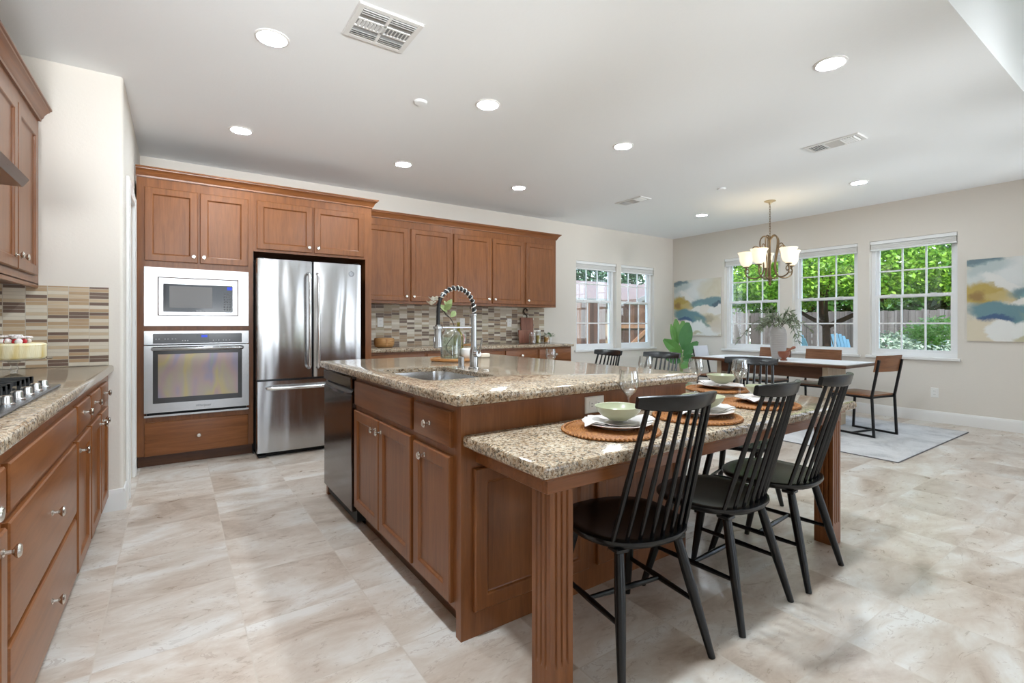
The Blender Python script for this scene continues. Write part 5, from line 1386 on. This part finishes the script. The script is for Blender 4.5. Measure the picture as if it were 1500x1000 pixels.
tree('garden_tree', 'large spreading green tree with a forked dark trunk outside the middle window', 'tree', tb,
     [([(0, 0, 0), (.01, 0, .8), (0, .01, 1.45)], .085, .075), ([(0, 0, 1.38), (.02, .12, 1.75), (.03, .1, 2.4), (.0, .2, 3.3)], .07, .03), ([(0, 0, 1.38), (.1, -.45, 1.62), (.15, -1.0, 1.95), (.2, -1.7, 2.5)], .055, .022), ([(0, .0, 1.40), (-.05, .35, 1.60), (-.1, .75, 1.88), (-.2, 1.5, 2.3)], .05, .02), ([(0, 0, 1.45), (-.5, -.2, 1.9), (-1.0, -.5, 2.5)], .045, .02)],
     [(0, 0, 2.9, 1.5, 1.6, .95), (.1, -1.7, 2.7, 1.2, 1.3, .85), (-.2, 1.7, 2.65, 1.2, 1.3, .85), (.2, -2.9, 2.6, 1.0, 1.1, .75), (-.3, 2.8, 2.5, 1.0, 1.1, .8), (-.9, .4, 2.45, .9, 1.1, .6), (-.8, -1.2, 2.5, .9, 1.0, .6), (0, .5, 3.8, 1.6, 2.0, .8), (.1, -1.8, 3.6, 1.4, 1.6, .7), (.1, 2.9, 3.4, 1.2, 1.3, .7), (-.6, -2.4, 2.35, .7, .8, .45), (-.6, 2.0, 2.2, .7, .8, .4), (.2, .8, 2.05, .6, .8, .3), (.3, -.8, 2.08, .6, .8, .3), (.2, -2.2, 2.18, .7, .9, .36), (.2, 2.2, 2.1, .7, .9, .36), (.3, -3.2, 2.35, .7, .7, .45)], 44000, .088, lime, bark, 3)
tree('yard_hedge_tree', 'dark green dense tree behind the far fence, seen in the left of the three windows', 'tree', (17.4, 8.75, GZ), [([(0, 0, 0), (0, 0, 2), (0, .1, 3.5)], .14, .06)], [(0, 0, 3.4, 1.3, 1.35, 1.9), (0, -.5, 2.2, 1.2, 1.0, 1.2), (0, .5, 2.2, 1.2, 1.0, 1.2)], 7000, .24, deep, bark, 5, 'trees behind the far fence')
tree('yard_hedge_tree', 'dark green dense tree behind the far fence, seen behind the forked trunk', 'tree', (17.4, 5.9, GZ), [([(0, 0, 0), (0, 0, 2), (0, .1, 3.5)], .14, .06)], [(0, 0, 3.4, 1.3, 1.45, 1.9), (0, -.6, 2.2, 1.2, 1.0, 1.2), (0, .6, 2.2, 1.2, 1.0, 1.2)], 7000, .24, deep, bark, 6, 'trees behind the far fence')
tree('yard_hedge_tree', 'dark green dense tree behind the far fence, seen in the window by the large painting', 'tree', (17.4, 2.75, GZ), [([(0, 0, 0), (0, 0, 2), (0, .1, 3.5)], .14, .06)], [(0, 0, 3.4, 1.4, 1.6, 1.9), (0, -.7, 2.2, 1.2, 1.1, 1.2), (0, .7, 2.2, 1.2, 1.1, 1.2)], 8000, .24, deep, bark, 8, 'trees behind the far fence')
bright = leaf_mat('bright_bush_leaf', (.18, .38, .06), (.46, .68, .20), .5, .3, 3)
tree('garden_shrub', 'silvery grey shrub at left in the window beside the large painting', 'shrub', (11.0, 3.45, GZ), None, [(0, 0, .70, .7, .55, .62), (.1, -.35, .55, .6, .45, .55)], 6500, .075, grayg, bark, 9, 'garden shrubs')
tree('garden_shrub', 'silvery grey low shrub in front in the window beside the large painting', 'shrub', (11.2, 2.35, GZ), None, [(0, .1, .60, .7, .6, .6), (.0, -.7, .55, .6, .55, .55)], 8500, .075, grayg, bark, 10, 'garden shrubs')
tree('garden_shrub', 'bright green mound shrub behind the silvery ones, in the window beside the large painting', 'shrub', (12.4, 2.9, GZ), None, [(0, .2, .95, .6, .8, .62), (.0, -.9, .85, .6, .7, .55)], 9000, .08, bright, bark, 11, 'garden shrubs')
for i, (x, y, h, lab) in enumerate(((19.8, 22, 7.3, 'tall dark cypress above the neighbour roof, left one in the left back window'), (21.5, 22.5, 7.4, 'tall dark cypress above the neighbour roof, middle of the left back window'), (23.6, 22.6, 6.9, 'tall dark tree above the roof beside the left back window mullion'), (25.4, 22.5, 6.9, 'tall dark tree above the roof at left in the right back window'), (28.2, 22.4, 6.9, 'tall dark tree above the roof at right in the right back window'))):
    tree('tall_tree', lab, 'tree', (x, y, GZ), [([(0, 0, 0), (0, 0, h*.5), (0, 0, h*.9)], .16, .04)], [(0, 0, h*.35, 1.0, 1.0, 1.4), (.1, 0, h*.58, .95, .95, 1.4), (0, 0, h*.8, .65, .65, 1.2)], 2600, .24, conif, bark, 20+i, 'tall trees behind the neighbour house')

# adirondack chairs
blue = paint('light_blue_paint', (.36, .58, .74), .5)
def adirondack(label, x, y, rz):
    t = thing('garden_chair', label, 'chair', (x, y, GZ), rz, 'light blue garden chairs')
    for k in range(7):
        f = (k-3)/3; h = .92-.14*f*f; g = G()
        a0 = Vector((f*.20, -.12, .30)); a1 = Vector((f*.285, -.42, .30+h))
        g.bar(a0, a1, .066, .018); obj('back_slat', g, blue, t, ang=0)
    for k in range(6):
        g = G(); y_ = -.10+k*.088; z_ = .30+.10*(k/5); g.box(-.26, .26, y_-.038, y_+.038, z_, z_+.018, .002); obj('seat_slat', g, blue, t, ang=0)
    for s in (-1, 1):
        g = G(); g.bar((s*.24, .36, 0), (s*.24, .36, .55), .09, .025); obj('front_leg', g, blue, t, ang=0)
        g = G(); g.bar((s*.235, .36, .36), (s*.235, -.40, .02), .025, .10); obj('side_rail', g, blue, t, ang=0)
        g = G(); g.box(s*.30-.065, s*.30+.065, -.36, .44, .55, .572, .003); obj('armrest', g, blue, t, ang=0)
        g = G(); g.bar((s*.27, -.30, .0), (s*.27, -.30, .55), .03, .07); obj('rear_support', g, blue, t, ang=0)
    g = G(); g.bar((-.30, -.345, .62), (.30, -.345, .62), .025, .08); obj('back_rail', g, blue, t, ang=0)
    return t
adirondack('light blue slatted garden chair right of the tree trunk', 12.55, 4.72, 150)
adirondack('light blue garden chair seen edge-on left of the tree trunk', 13.5, 5.85, 232)
